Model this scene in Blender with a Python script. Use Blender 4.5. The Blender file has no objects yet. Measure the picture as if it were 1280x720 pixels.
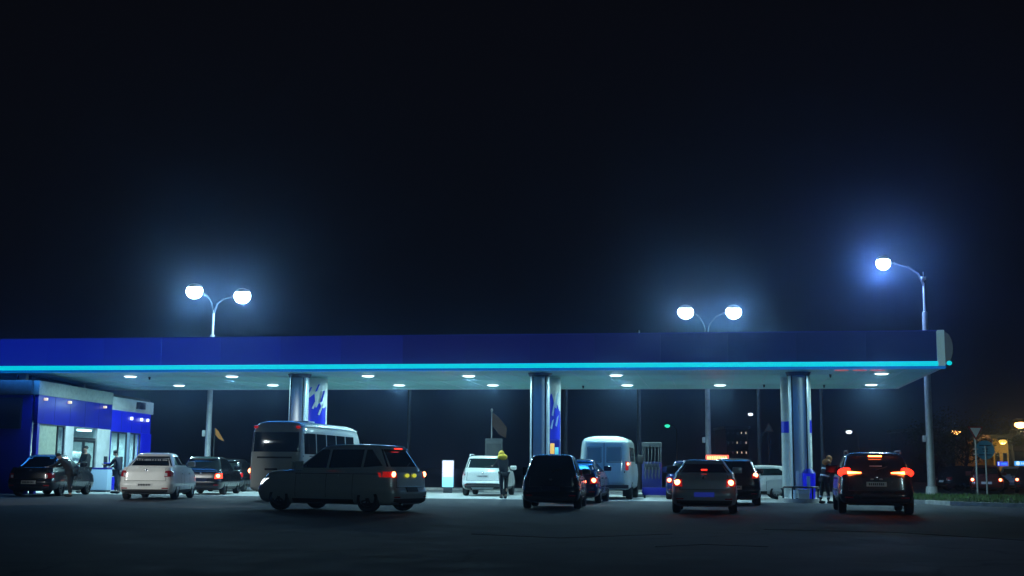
import bpy, bmesh, math, random
from mathutils import Vector, Matrix
random.seed(11)
PI = math.pi
sc = bpy.context.scene
C = sc.collection

# ------------------------------------------------------------------ camera
F, HY, CAMZ, ROLL = 1550.0, 225.0, 1.15, 0.0085
th = math.atan(HY / F)
f0 = Vector((0, math.cos(th), math.sin(th))); r0 = Vector((1, 0, 0)); u0 = Vector((0, -math.sin(th), math.cos(th)))
cr = r0 * math.cos(ROLL) + u0 * math.sin(ROLL); cu = u0 * math.cos(ROLL) - r0 * math.sin(ROLL)
cam_loc = Vector((0, 0, CAMZ))
cd = bpy.data.cameras.new('camera'); cam = bpy.data.objects.new('camera', cd); C.objects.link(cam); sc.camera = cam
cd.sensor_width = 36; cd.lens = 36 * F / 1280; cd.clip_start = 0.1; cd.clip_end = 3000
cam.matrix_world = Matrix(((cr.x, cu.x, -f0.x, 0), (cr.y, cu.y, -f0.y, 0), (cr.z, cu.z, -f0.z, CAMZ), (0, 0, 0, 1)))

# ------------------------------------------------------------------ night sky
w = bpy.data.worlds.new('World'); sc.world = w; w.use_nodes = True
nt = w.node_tree; bg = nt.nodes['Background']
tc = nt.nodes.new('ShaderNodeTexCoord'); sx = nt.nodes.new('ShaderNodeSeparateXYZ'); rp = nt.nodes.new('ShaderNodeValToRGB')
nt.links.new(tc.outputs['Generated'], sx.inputs[0]); nt.links.new(sx.outputs['Z'], rp.inputs[0]); nt.links.new(rp.outputs[0], bg.inputs[0])
e = rp.color_ramp.elements
e[0].position = 0.0; e[0].color = (0.0020, 0.0028, 0.0050, 1)
e[1].position = 0.42; e[1].color = (0.0022, 0.0025, 0.0042, 1)
bg.inputs[1].default_value = 1.0
sc.view_settings.view_transform = 'Standard'; sc.view_settings.look = 'None'; sc.view_settings.gamma = 1; sc.view_settings.exposure = 0.0
sc.render.engine = 'CYCLES'
cy = sc.cycles
cy.use_denoising = True
try: cy.denoiser = 'OPENIMAGEDENOISE'
except Exception: pass
cy.max_bounces = 5; cy.diffuse_bounces = 3; cy.glossy_bounces = 3; cy.transmission_bounces = 4; cy.volume_bounces = 0
cy.sample_clamp_indirect = 2.0; cy.sample_clamp_direct = 0; cy.caustics_reflective = False; cy.caustics_refractive = False
cy.transparent_max_bounces = 12

# strengths of the lamps the place has
POW_DOWN = 250.0       # each canopy downlight
POW_STREET = 4800.0    # each floodlight head
COL_DOWN = (0.50, 0.90, 1.0)
COL_STREET = (0.22, 0.58, 1.0)

# ------------------------------------------------------------------ projection helpers (place things where the photo shows them)
def ray(px, py):
    d = cr * ((px - 640) / F) + cu * ((360 - py) / F) + f0
    return d
def ground(px, py, z=0.0):
    d = ray(px, py); t = (z - CAMZ) / d.z
    return cam_loc + d * t
def at(px, py, Y):
    d = ray(px, py); t = Y / d.y
    return cam_loc + d * t
def X_at(px, Y, z=0.8):
    lo, hi = -Y, Y
    for _ in range(50):
        m = (lo + hi) / 2; v = Vector((m, Y, z)) - cam_loc
        p = 640 + F * v.dot(cr) / v.dot(f0)
        if p < px: lo = m
        else: hi = m
    return (lo + hi) / 2

# ------------------------------------------------------------------ materials
def mat(name, col, rough=0.5, metal=0.0, emit=None, es=0.0, noise=0.0, nscale=6.0, bump=0.0, coat=0.0, spec=0.5, dirt=None, dscale=1.2, rvar=0.0):
    m = bpy.data.materials.new(name); m.use_nodes = True
    n = m.node_tree; b = n.nodes['Principled BSDF']
    b.inputs['Base Color'].default_value = (*col, 1); b.inputs['Roughness'].default_value = rough; b.inputs['Metallic'].default_value = metal
    b.inputs['Specular IOR Level'].default_value = spec
    b.inputs['Coat Weight'].default_value = coat; b.inputs['Coat Roughness'].default_value = 0.08
    if emit: b.inputs['Emission Color'].default_value = (*emit, 1); b.inputs['Emission Strength'].default_value = es
    t = n.nodes.new('ShaderNodeTexCoord')
    if noise or bump or rvar:
        nz = n.nodes.new('ShaderNodeTexNoise'); nz.inputs['Scale'].default_value = nscale; nz.inputs['Detail'].default_value = 6
        n.links.new(t.outputs['Object'], nz.inputs['Vector'])
        if noise:
            mp = n.nodes.new('ShaderNodeMapRange'); mp.inputs[1].default_value = 0.3; mp.inputs[2].default_value = 0.7
            mp.inputs[3].default_value = 1 - noise; mp.inputs[4].default_value = 1 + noise
            n.links.new(nz.outputs['Fac'], mp.inputs[0])
            mx = n.nodes.new('ShaderNodeVectorMath'); mx.operation = 'SCALE'; mx.inputs[0].default_value = col
            n.links.new(mp.outputs[0], mx.inputs['Scale']); n.links.new(mx.outputs[0], b.inputs['Base Color'])
        if rvar:
            mr = n.nodes.new('ShaderNodeMapRange'); mr.inputs[1].default_value = 0.3; mr.inputs[2].default_value = 0.7
            mr.inputs[3].default_value = max(0.02, rough - rvar); mr.inputs[4].default_value = min(1, rough + rvar)
            n.links.new(nz.outputs['Fac'], mr.inputs[0]); n.links.new(mr.outputs[0], b.inputs['Roughness'])
        if bump:
            bp = n.nodes.new('ShaderNodeBump'); bp.inputs['Strength'].default_value = bump; bp.inputs['Distance'].default_value = 0.02
            n.links.new(nz.outputs['Fac'], bp.inputs['Height']); n.links.new(bp.outputs[0], b.inputs['Normal'])
    return m

def asphalt():
    m = bpy.data.materials.new('asphalt'); m.use_nodes = True; n = m.node_tree; b = n.nodes['Principled BSDF']; L = n.links
    t = n.nodes.new('ShaderNodeTexCoord')
    def nz(s, d=8, r=0.6):
        x = n.nodes.new('ShaderNodeTexNoise'); x.inputs['Scale'].default_value = s; x.inputs['Detail'].default_value = d; x.inputs['Roughness'].default_value = r
        L.new(t.outputs['Object'], x.inputs['Vector']); return x
    big, mid, fine = nz(0.12), nz(1.3), nz(45, 3)
    vor = n.nodes.new('ShaderNodeTexVoronoi'); vor.feature = 'DISTANCE_TO_EDGE'; vor.inputs['Scale'].default_value = 0.16
    warp = n.nodes.new('ShaderNodeMixRGB'); warp.blend_type = 'ADD'; warp.inputs[0].default_value = 0.9
    L.new(t.outputs['Object'], warp.inputs[1]); L.new(mid.outputs['Color'], warp.inputs[2]); L.new(warp.outputs[0], vor.inputs['Vector'])
    cr_ = n.nodes.new('ShaderNodeMapRange'); cr_.inputs[1].default_value = 0.0; cr_.inputs[2].default_value = 0.010; cr_.inputs[3].default_value = 0.45; cr_.inputs[4].default_value = 1.0
    L.new(vor.outputs['Distance'], cr_.inputs[0])
    r = n.nodes.new('ShaderNodeValToRGB'); r.color_ramp.elements[0].position = 0.33; r.color_ramp.elements[0].color = (0.019, 0.020, 0.022, 1)
    r.color_ramp.elements[1].position = 0.68; r.color_ramp.elements[1].color = (0.072, 0.072, 0.073, 1)
    a = n.nodes.new('ShaderNodeMath'); a.operation = 'ADD'; a2 = n.nodes.new('ShaderNodeMath'); a2.operation = 'MULTIPLY'; a2.inputs[1].default_value = 0.5
    L.new(big.outputs['Fac'], a.inputs[0]); L.new(mid.outputs['Fac'], a.inputs[1]); L.new(a.outputs[0], a2.inputs[0]); L.new(a2.outputs[0], r.inputs[0])
    mu = n.nodes.new('ShaderNodeVectorMath'); mu.operation = 'SCALE'; L.new(r.outputs[0], mu.inputs[0]); L.new(cr_.outputs[0], mu.inputs['Scale'])
    L.new(mu.outputs[0], b.inputs['Base Color'])
    mr = n.nodes.new('ShaderNodeMapRange'); mr.inputs[1].default_value = 0.35; mr.inputs[2].default_value = 0.65; mr.inputs[3].default_value = 0.72; mr.inputs[4].default_value = 0.92; b.inputs['Specular IOR Level'].default_value = 0.3
    L.new(mid.outputs['Fac'], mr.inputs[0]); L.new(mr.outputs[0], b.inputs['Roughness'])
    bp = n.nodes.new('ShaderNodeBump'); bp.inputs['Strength'].default_value = 0.5; bp.inputs['Distance'].default_value = 0.01
    L.new(fine.outputs['Fac'], bp.inputs['Height']); L.new(bp.outputs[0], b.inputs['Normal'])
    return m

M = {}
M['asphalt'] = asphalt()
M['concrete'] = mat('concrete', (0.34, 0.35, 0.34), 0.6, noise=0.25, nscale=0.9, bump=0.1, rvar=0.12)
M['kerb'] = mat('kerb', (0.42, 0.42, 0.40), 0.8, noise=0.25, nscale=5)
M['earth'] = mat('earth', (0.035, 0.035, 0.028), 0.95, noise=0.4, nscale=0.5)
M['tar'] = mat('tar', (0.022, 0.022, 0.023), 0.92, noise=0.3, spec=.2)
M['grass'] = mat('grass', (0.05, 0.11, 0.025), 0.8, noise=0.4, nscale=3)
M['soffit'] = mat('soffit', (0.38, 0.74, 0.70), 0.38, metal=0.0, noise=0.07, nscale=0.5, rvar=0.08, spec=0.6)
M['fascia_a'] = mat('fascia_bright', (0.01, 0.02, 0.25), 0.7, emit=(0.003, 0.011, 0.30), es=0.9, noise=0.1, nscale=0.3)
M['fascia_b'] = mat('fascia_mid', (0.01, 0.015, 0.20), 0.7, emit=(0.005, 0.007, 0.15), es=0.85, noise=0.1, nscale=0.3)
M['fascia_c'] = mat('fascia_dim', (0.01, 0.015, 0.20), 0.7, emit=(0.003, 0.010, 0.095), es=0.8, noise=0.1, nscale=0.3)
M['led'] = mat('led_strip', (0.1, 0.6, 0.7), 0.4, emit=(0.0, 0.62, 0.72), es=1.0)
M['led_under'] = mat('led_underside', (0.02, 0.1, 0.3), 0.4, emit=(0.0, 0.12, 0.42), es=0.7)
M['trim'] = mat('trim_metal', (0.62, 0.68, 0.70), 0.5, metal=0.0, noise=0.1)
M['steel'] = mat('stainless_steel', (0.60, 0.70, 0.72), 0.34, metal=0.5, noise=0.03, nscale=2, rvar=0.0)
M['galv'] = mat('galvanised', (0.50, 0.52, 0.53), 0.5, metal=0.35, noise=0.15, nscale=3)
M['dgalv'] = mat('dark_pole_paint', (0.03, 0.033, 0.036), 0.6, noise=0.2)
M['downlight'] = mat('downlight_lens', (1, 1, 1), 0.3, emit=(0.75, 0.97, 1.0), es=4.0)
M['flood'] = mat('flood_lens', (1, 1, 1), 0.3, emit=(0.62, 0.86, 1.0), es=60.0)
M['orange_lamp'] = mat('sodium_lens', (1, .8, .5), 0.3, emit=(1.0, 0.42, 0.10), es=14.0)
M['yellow_lamp'] = mat('yellow_lens', (1, .8, .5), 0.3, emit=(0.9, 0.55, 0.08), es=1.5)
M['white_lamp'] = mat('white_lens', (1, 1, 1), 0.3, emit=(0.8, 0.9, 1.0), es=2.2)
M['reflection_red'] = mat('reflection_red', (.5, .2, .2), 0.3, emit=(0.30, 0.07, 0.07), es=1.0)
M['cap_dark'] = mat('end_cap_smoked', (0.02, 0.03, 0.06), 0.3)
M['glow_trim'] = mat('glow_trim', (.6, .7, .72), 0.5, emit=(.09, .19, .22), es=.8)  # glow added so the weakly lit end trim looks bright
M['pump_blue'] = mat('pump_blue', (0.008, 0.014, 0.15), 0.4, noise=.1)
M['parapet'] = mat('parapet_dimmed', (0.30, 0.36, 0.36), 0.6, noise=.15)  # dimmer light on the near parapet put into its colour
M['green_lamp'] = mat('green_lens', (.2, 1, .7), 0.3, emit=(0.03, 0.75, 0.45), es=1.6)
M['blue_wall'] = mat('blue_cladding', (0.010, 0.016, 0.36), 0.4, noise=0.12, nscale=1.5)
M['blue_box'] = mat('blue_glow', (0.01, 0.02, 0.42), 0.35, emit=(0.005, 0.008, 0.62), es=0.55, noise=0.1)  # lightbox band; same glow added to plain wall, pier, bin and rack
M['dark_box'] = mat('dark_sign_face', (0.012, 0.014, 0.03), 0.3)
M['white_wall'] = mat('white_cladding', (0.66, 0.70, 0.70), 0.5, noise=0.12, nscale=2)
M['beige'] = mat('beige_blind', (0.40, 0.44, 0.34), 0.7, noise=0.15)
M['darkm'] = mat('dark_metal', (0.02, 0.022, 0.028), 0.45, noise=0.2)
M['glass_dark'] = mat('car_glass', (0.006, 0.008, 0.010), 0.06, spec=0.6, coat=0.3)
M['rubber'] = mat('rubber', (0.012, 0.012, 0.013), 0.8, noise=0.2, nscale=20)
M['rim'] = mat('rim_alloy', (0.42, 0.43, 0.44), 0.35, metal=0.8)
M['rim_dark'] = mat('rim_dark', (0.06, 0.06, 0.065), 0.4, metal=0.7)
M['plastic'] = mat('black_plastic', (0.018, 0.018, 0.020), 0.6, noise=0.2, nscale=10)
M['plate'] = mat('plate_white', (0.62, 0.63, 0.62), 0.5, noise=0.1)
M['plate_blue'] = mat('plate_lit_blue', (0.05, 0.07, 0.5), 0.5, emit=(0.01, 0.02, 0.20), es=0.6)
M['plate_yellow'] = mat('plate_lamp_yellow', (0.5, 0.5, 0.1), 0.5, emit=(0.55, 0.55, 0.04), es=1.0)
M['chrome'] = mat('chrome', (0.7, 0.7, 0.72), 0.12, metal=1.0)
M['lamp_red_off'] = mat('tail_lens_red', (0.30, 0.01, 0.015), 0.12, coat=0.6)
M['lamp_clear'] = mat('lens_clear', (0.55, 0.57, 0.6), 0.1, coat=0.6)
M['tail_on'] = mat('tail_lit', (0.6, 0.02, 0.02), 0.2, emit=(1.0, 0.05, 0.02), es=3.5)
M['tail_core'] = mat('tail_bulb', (1, .4, .3), 0.2, emit=(1.0, 0.30, 0.12), es=9.0)
M['brake_on'] = mat('brake_lit', (0.7, 0.02, 0.02), 0.2, emit=(1.0, 0.02, 0.008), es=5.0)
M['brake_core'] = mat('brake_bulb', (1, .4, .2), 0.2, emit=(1.0, 0.16, 0.03), es=26.0)
M['amber_on'] = mat('amber_lit', (0.8, 0.3, 0.02), 0.2, emit=(1.0, 0.36, 0.06), es=4.0)
M['head_on'] = mat('head_lit', (1, 1, 1), 0.1, emit=(0.85, 0.95, 1.0), es=3.0)
M['led_board'] = mat('led_board_face', (0.5, 0.1, 0.05), 0.4, emit=(1.0, 0.06, 0.02), es=2.0)
M['led_text'] = mat('led_board_letters', (0.9, 0.5, 0.2), 0.4, emit=(1.0, 0.36, 0.12), es=2.4)
M['sticker'] = mat('pale_sticker', (0.42, 0.46, 0.52), 0.6)
M['poster'] = mat('poster_white', (0.60, 0.66, 0.64), 0.4, noise=0.12, nscale=3)
M['poster_blue'] = mat('poster_blue', (0.01, 0.02, 0.45), 0.35, emit=(0.005, 0.015, 0.4), es=0.25)
M['poster_cyan'] = mat('poster_pale', (0.45, 0.62, 0.80), 0.4)
M['screen_amber'] = mat('screen_amber', (0.5, 0.3, 0.1), 0.3, emit=(0.9, 0.55, 0.12), es=0.9)
M['screen_cyan'] = mat('screen_cyan', (0.2, 0.6, 0.7), 0.3, emit=(0.10, 0.65, 0.80), es=0.8)
M['kiosk_top'] = mat('lightbox_pink', (0.8, 0.7, 0.8), 0.4, emit=(0.52, 0.40, 0.56), es=1.0)
M['kiosk_low'] = mat('lightbox_cyan', (0.4, 0.8, 0.9), 0.4, emit=(0.14, 0.50, 0.66), es=0.9)
M['interior'] = mat('shop_interior_wall', (0.55, 0.60, 0.58), 0.7, noise=0.15)
M['goods'] = mat('shelf_goods', (0.30, 0.32, 0.30), 0.6, noise=0.6, nscale=9)
M['tube'] = mat('shop_ceiling_lamp', (1, 1, 1), 0.3, emit=(0.7, 0.95, 1.0), es=5.0)
M['sign_white'] = mat('sign_white', (0.70, 0.72, 0.74), 0.4)
M['sign_red'] = mat('sign_red', (0.25, 0.03, 0.03), 0.4)
M['sign_blue'] = mat('sign_back_blue', (0.10, 0.38, 0.58), 0.5, noise=0.1)
M['sign_dark'] = mat('sign_bracket_dark', (0.02, 0.05, 0.12), 0.6)
M['pennant'] = mat('orange_cloth', (0.55, 0.20, 0.04), 0.8)
M['dim_cloth'] = mat('brown_cloth', (0.10, 0.055, 0.04), 0.9)
M['grey_box'] = mat('grey_enclosure', (0.09, 0.10, 0.11), 0.7, noise=0.2)
M['bark'] = mat('bark', (0.05, 0.04, 0.03), 0.9, noise=0.4, nscale=8)
M['leaf'] = mat('leaves', (0.045, 0.06, 0.022), 0.7, noise=0.5, nscale=1.5)
M['far_wall'] = mat('far_wall', (0.025, 0.024, 0.022), 0.8, noise=0.2)
M['yellow_wall'] = mat('ochre_wall', (0.42, 0.30, 0.08), 0.8, noise=0.2)
M['win_lit'] = mat('lit_window', (.9, .8, .6), 0.4, emit=(1.0, 0.75, 0.5), es=0.9)
M['sign_lit_blue'] = mat('sign_lit_blue', (0.05, 0.1, 0.9), 0.4, emit=(0.03, 0.07, 0.9), es=1.1)
M['sign_lit_cyan'] = mat('sign_lit_cyan', (0.1, 0.4, 0.9), 0.4, emit=(0.05, 0.38, 1.0), es=1.2)
M['sign_lit_white'] = mat('sign_lit_white', (0.8, 0.9, 1), 0.4, emit=(0.6, 0.8, 1.0), es=1.3)
M['skin'] = mat('skin', (0.42, 0.25, 0.18), 0.55)
M['hair'] = mat('hair_dark', (0.015, 0.012, 0.010), 0.7)
M['cloth_black'] = mat('cloth_black', (0.014, 0.015, 0.018), 0.9, noise=0.2, nscale=15)
M['cloth_navy'] = mat('cloth_navy', (0.018, 0.024, 0.045), 0.9, noise=0.2, nscale=15)
M['cloth_grey'] = mat('cloth_grey', (0.05, 0.055, 0.06), 0.9, noise=0.2, nscale=15)
M['cloth_yellow'] = mat('cloth_yellow', (0.72, 0.48, 0.03), 0.8, noise=0.15, nscale=10)
M['cloth_orange'] = mat('cloth_orange', (0.45, 0.16, 0.03), 0.8, noise=0.15, nscale=10)
M['reflector'] = mat('reflective_tape', (0.88, 0.90, 0.90), 0.3)
def paint(name, col, rough=0.30, metal=0.25, coat=0.7):
    return mat(name, col, rough, metal, coat=coat, noise=0.06, nscale=1.5, rvar=0.05)
P = {'white': paint('paint_white', (0.72, 0.73, 0.71), 0.35, 0.0), 'silver': paint('paint_silver', (0.24, 0.31, 0.37), 0.38, 0.3),
     'grey': paint('paint_grey', (0.30, 0.36, 0.39), 0.38, 0.25), 'black': paint('paint_black', (0.010, 0.011, 0.014), 0.22, 0.1),
     'dark': paint('paint_dark', (0.020, 0.022, 0.027), 0.25, 0.2), 'blue': paint('paint_blue', (0.015, 0.03, 0.16), 0.25, 0.3),
     'bus': paint('paint_bus', (0.46, 0.50, 0.50), 0.4, 0.0), 'van': paint('paint_van', (0.66, 0.82, 0.76), 0.5, 0.0),
     'red': paint('paint_red', (0.09, 0.012, 0.012), 0.3, 0.2), 'dsuv': paint('paint_charcoal', (0.035, 0.032, 0.034), 0.25, 0.3)}

# ------------------------------------------------------------------ object helpers
def link(name, bm, m, parent=None, smooth=False, angle=35):
    me = bpy.data.meshes.new(name); bm.to_mesh(me); bm.free()
    for x in (m if isinstance(m, (list, tuple)) else [m]): me.materials.append(x)
    if smooth:
        for p in me.polygons: p.use_smooth = True
        me.set_sharp_from_angle(angle=math.radians(angle))
    o = bpy.data.objects.new(name, me); C.objects.link(o)
    if parent: o.parent = parent
    return o
def tag(o, label, cat, group=None):
    o['label'] = label; o['category'] = cat
    if group: o['group'] = group
    return o
def thing(name, label, cat, loc=(0, 0, 0), rz=0, group=None):
    o = bpy.data.objects.new(name, None); C.objects.link(o); o.location = loc; o.rotation_euler = (0, 0, rz); o.empty_display_size = 0.3
    return tag(o, label, cat, group)
def struct(o, kind='structure'): o['kind'] = kind; return o
def add_box(bm, x0, y0, z0, x1, y1, z1, bev=0.0, rot=None):
    r = bmesh.ops.create_cube(bm, size=1.0); vs = r['verts']
    for v in vs:
        v.co = Vector(((x0 + x1) / 2 + v.co.x * (x1 - x0), (y0 + y1) / 2 + v.co.y * (y1 - y0), (z0 + z1) / 2 + v.co.z * (z1 - z0)))
    if bev > 0:
        es = list({ed for v in vs for ed in v.link_edges})
        bmesh.ops.bevel(bm, geom=es, offset=bev, segments=2, affect='EDGES', profile=0.5)
    return vs
def box(name, x0, y0, z0, x1, y1, z1, m, parent=None, bev=0.012):
    bm = bmesh.new(); add_box(bm, x0, y0, z0, x1, y1, z1, bev); return link(name, bm, m, parent, bev > 0)
def add_tube(bm, pts, rads, seg=12, cap=True):
    pts = [Vector(p) for p in pts]
    if not isinstance(rads, (list, tuple)): rads = [rads] * len(pts)
    rings = []
    up = Vector((0, 0, 1))
    for i, p in enumerate(pts):
        d = (pts[min(i + 1, len(pts) - 1)] - pts[max(i - 1, 0)]).normalized()
        a = d.cross(up)
        if a.length < 1e-3: a = d.cross(Vector((1, 0, 0)))
        a.normalize(); b = d.cross(a).normalized()
        rings.append([bm.verts.new(p + (a * math.cos(k * 2 * PI / seg) + b * math.sin(k * 2 * PI / seg)) * rads[i]) for k in range(seg)])
    for i in range(len(rings) - 1):
        for k in range(seg):
            bm.faces.new((rings[i][k], rings[i][(k + 1) % seg], rings[i + 1][(k + 1) % seg], rings[i + 1][k]))
    if cap:
        bm.faces.new(rings[0][::-1]); bm.faces.new(rings[-1])
def tube(name, pts, rads, m, parent=None, seg=12):
    bm = bmesh.new(); add_tube(bm, pts, rads, seg); bmesh.ops.recalc_face_normals(bm, faces=bm.faces); return link(name, bm, m, parent, True, 50)
def add_ellip(bm, c, r, seg=16, rings=10):
    v = bmesh.ops.create_uvsphere(bm, u_segments=seg, v_segments=rings, radius=1.0)['verts']
    for x in v: x.co = Vector((c[0] + x.co.x * r[0], c[1] + x.co.y * r[1], c[2] + x.co.z * r[2]))
def ellip(name, c, r, m, parent=None, seg=16, rings=10):
    bm = bmesh.new(); add_ellip(bm, c, r, seg, rings); return link(name, bm, m, parent, True, 80)
def poly_prism(bm, pts2, y0, y1, axis='y'):
    """prism: polygon in (x,z) extruded along y"""
    a = [bm.verts.new((p[0], y0, p[1])) for p in pts2]; b = [bm.verts.new((p[0], y1, p[1])) for p in pts2]
    n = len(a)
    bm.faces.new(a); bm.faces.new(b[::-1])
    for i in range(n): bm.faces.new((a[i], b[i], b[(i + 1) % n], a[(i + 1) % n]))
    bmesh.ops.recalc_face_normals(bm, faces=bm.faces)
def sheet(name, pts, z, m, kind='structure'):
    bm = bmesh.new(); bm.faces.new([bm.verts.new((p[0], p[1], z)) for p in pts])
    bmesh.ops.recalc_face_normals(bm, faces=bm.faces)
    for f in bm.faces:
        if f.normal.z < 0: f.normal_flip()
    return struct(link(name, bm, m), kind)
def lamp(name, kind, loc, power, col, parent=None, radius=0.1, size=None, spot=None, blend=0.5, dirv=None):
    l = bpy.data.lights.new(name, kind); l.energy = power; l.color = col
    if kind == 'AREA': l.shape = 'DISK'; l.size = size or 0.3
    elif kind == 'SPOT': l.spot_size = spot; l.spot_blend = blend; l.shadow_soft_size = radius
    else: l.shadow_soft_size = radius
    o = bpy.data.objects.new(name, l); C.objects.link(o); o.location = loc
    if parent: o.parent = parent
    if dirv is not None: o.rotation_euler = Vector(dirv).to_track_quat('-Z', 'Y').to_euler()
    return o
def text_mesh(txt, size, loc, rot, m, parent, name='lettering', depth=0.004):
    cu_ = bpy.data.curves.new(name, 'FONT'); cu_.body = txt; cu_.size = size; cu_.extrude = depth; cu_.align_x = 'CENTER'; cu_.align_y = 'CENTER'
    t = bpy.data.objects.new(name, cu_); C.objects.link(t)
    bpy.context.view_layer.update()
    me = bpy.data.meshes.new_from_object(t.evaluated_get(bpy.context.evaluated_depsgraph_get()))
    bpy.data.objects.remove(t); me.materials.clear(); me.materials.append(m)
    o = bpy.data.objects.new(name, me); C.objects.link(o); o.location = loc; o.rotation_euler = rot; o.parent = parent
    return o

# ------------------------------------------------------------------ ground, slab, kerbs
sheet('ground', [(-900, -60), (900, -60), (900, 1500), (-900, 1500)], 0.0, M['earth'])
sheet('road', [(-120, -30), (120, -30), (120, 130), (-120, 130)], 0.004, M['asphalt'])
A = math.radians(9.4)
O = Vector((*at(1184, 456, 42.6).to_2d(), 0))
def can(x, y, z=0.0):       # canopy frame: x to the east along the front edge, y to the back
    return Vector((O.x + x * math.cos(A) + y * math.sin(A), O.y - x * math.sin(A) + y * math.cos(A), z))
CW, CD, CZ = 43.0, 11.4, 4.72
p = [can(-CW, 1.2), can(-1.0, 1.2), can(-0.5, CD + 6), can(-CW, CD + 6)]
sheet('forecourt_slab', [q.to_2d() for q in p], 0.008, M['concrete'])

def strip_mesh(name, line, width, z0, z1, m, parent=None, bev=False):
    """raised strip following a polyline"""
    bm = bmesh.new(); L_, R_ = [], []
    pts = [Vector((p[0], p[1], 0)) for p in line]
    for i, p in enumerate(pts):
        d = (pts[min(i + 1, len(pts) - 1)] - pts[max(i - 1, 0)]).normalized(); nrm = Vector((-d.y, d.x, 0)) * width / 2
        L_.append(p + nrm); R_.append(p - nrm)
    n = len(pts)
    vs = [[bm.verts.new((q.x, q.y, z)) for q in (L_[i], R_[i]) for z in (z0, z1)] for i in range(n)]
    for i in range(n - 1):
        a, b = vs[i], vs[i + 1]
        for (k, l) in ((1, 3), (3, 2), (2, 0), (0, 1)): bm.faces.new((a[k], a[l], b[l], b[k]))
    bm.faces.new((vs[0][0], vs[0][1], vs[0][3], vs[0][2])); bm.faces.new((vs[-1][0], vs[-1][2], vs[-1][3], vs[-1][1]))
    bmesh.ops.recalc_face_normals(bm, faces=bm.faces)
    return link(name, bm, m, parent)
g1, g2, g3 = ground(1143, 630), ground(1190, 632), ground(1300, 635.5)
kl = [g1 + Vector((-0.3, 9, 0)), g1 + Vector((-0.5, 3, 0)), g1 + Vector((-0.2, 0.6, 0)), g1 + Vector((0.5, 0.1, 0)), g2, g3, g3 + Vector((12, -3, 0))]
struct(strip_mesh('kerb', kl, 0.18, 0.0, 0.14, M['kerb']))
gp = [g1 + Vector((-0.3, 9, 0)), g1 + Vector((-0.5, 3, 0)), g1 + Vector((-0.2, 0.6, 0)), g1 + Vector((0.5, 0.1, 0)), g2, g3, g3 + Vector((12, -3, 0)), g3 + Vector((14, 14, 0)), g3 + Vector((0, 17, 0))]
sheet('lawn', [q.to_2d() for q in gp], 0.11, M['earth'])
def in_poly(x, y, poly):
    c = False; n = len(poly)
    for i in range(n):
        a, b = poly[i], poly[(i + 1) % n]
        if (a.y > y) != (b.y > y) and x < (b.x - a.x) * (y - a.y) / (b.y - a.y) + a.x: c = not c
    return c
bm = bmesh.new(); k = 0
while k < 26000:
    x = random.uniform(14, 36); y = random.uniform(38, 64)
    k += 1
    if not in_poly(x, y, gp): continue
    h = random.uniform(0.05, 0.15); a = random.uniform(0, PI); s = random.uniform(0.01, 0.02)
    dx, dy = math.cos(a) * s, math.sin(a) * s; lx, ly = random.uniform(-.05, .05), random.uniform(-.05, .05)
    bm.faces.new([bm.verts.new((x - dx, y - dy, .11)), bm.verts.new((x + dx, y + dy, .11)), bm.verts.new((x + lx, y + ly, .11 + h))])
struct(link('grass', bm, M['grass']), 'stuff')
# pale back kerb of the forecourt
struct(strip_mesh('kerb', [can(-CW, CD + 6.2), can(-1.5, CD + 6.2)], 0.25, 0.0, 0.14, M['kerb']))
# old repair seams in the asphalt
for sx_, ex_ in ((((955, 662), (1120, 666), (1300, 677)), .05), (((590, 668), (700, 673), (840, 668)), .03), (((820, 684), (880, 681), (960, 684)), .03)):
    struct(strip_mesh('road_seam', [ground(*q) for q in sx_], ex_, 0.002, 0.010, M['tar']))

# ------------------------------------------------------------------ canopy
cp = thing('petrol_station_canopy', 'long flat canopy with blue lit fascia, cyan light strip and pale underside', 'canopy', (O.x, O.y, 0), -A)
bm = bmesh.new(); add_box(bm, -CW, 0.30, CZ, -0.20, CD, CZ + 0.30)
link('soffit', bm, M['soffit'], cp)
# panel joints of the soffit (thin battens)
bm = bmesh.new()
for i in range(1, 36): add_box(bm, -i * 1.2 - .01, .32, CZ - .012, -i * 1.2 + .01, CD - .02, CZ - .001)
for yy in (3.1, 5.9, 8.7): add_box(bm, -CW + .1, yy, CZ - .010, -.3, yy + .02, CZ - .002)
link('soffit_seam', bm, M['trim'], cp)
# front fascia: lit boxes end to end
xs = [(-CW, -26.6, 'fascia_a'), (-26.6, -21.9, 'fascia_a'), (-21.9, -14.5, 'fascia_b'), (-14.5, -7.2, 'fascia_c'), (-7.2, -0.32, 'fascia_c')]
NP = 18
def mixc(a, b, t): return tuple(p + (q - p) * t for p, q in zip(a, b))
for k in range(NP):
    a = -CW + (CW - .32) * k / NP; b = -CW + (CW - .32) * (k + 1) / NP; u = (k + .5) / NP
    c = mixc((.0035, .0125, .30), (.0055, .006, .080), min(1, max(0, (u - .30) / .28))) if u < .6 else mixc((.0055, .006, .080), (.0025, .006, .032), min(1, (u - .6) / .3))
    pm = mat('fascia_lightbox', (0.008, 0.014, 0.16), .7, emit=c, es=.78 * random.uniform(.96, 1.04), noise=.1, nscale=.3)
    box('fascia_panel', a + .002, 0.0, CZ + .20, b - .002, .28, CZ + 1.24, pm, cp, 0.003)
box('light_strip', -CW, -.035, CZ + .035, -0.30, .26, CZ + .197, M['led'], cp, 0.02)
box('strip_housing', -CW, -.03, CZ - .05, -0.05, .29, CZ + .033, M['led_under'], cp, 0.004)
box('coping', -CW, -.02, CZ + 1.243, -.30, .32, CZ + 1.275, M['fascia_c'], cp, 0.004)
box('end_trim', -.298, -.05, CZ + .036, -.06, .35, CZ + 1.28, M['glow_trim'], cp, 0.02)
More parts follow.
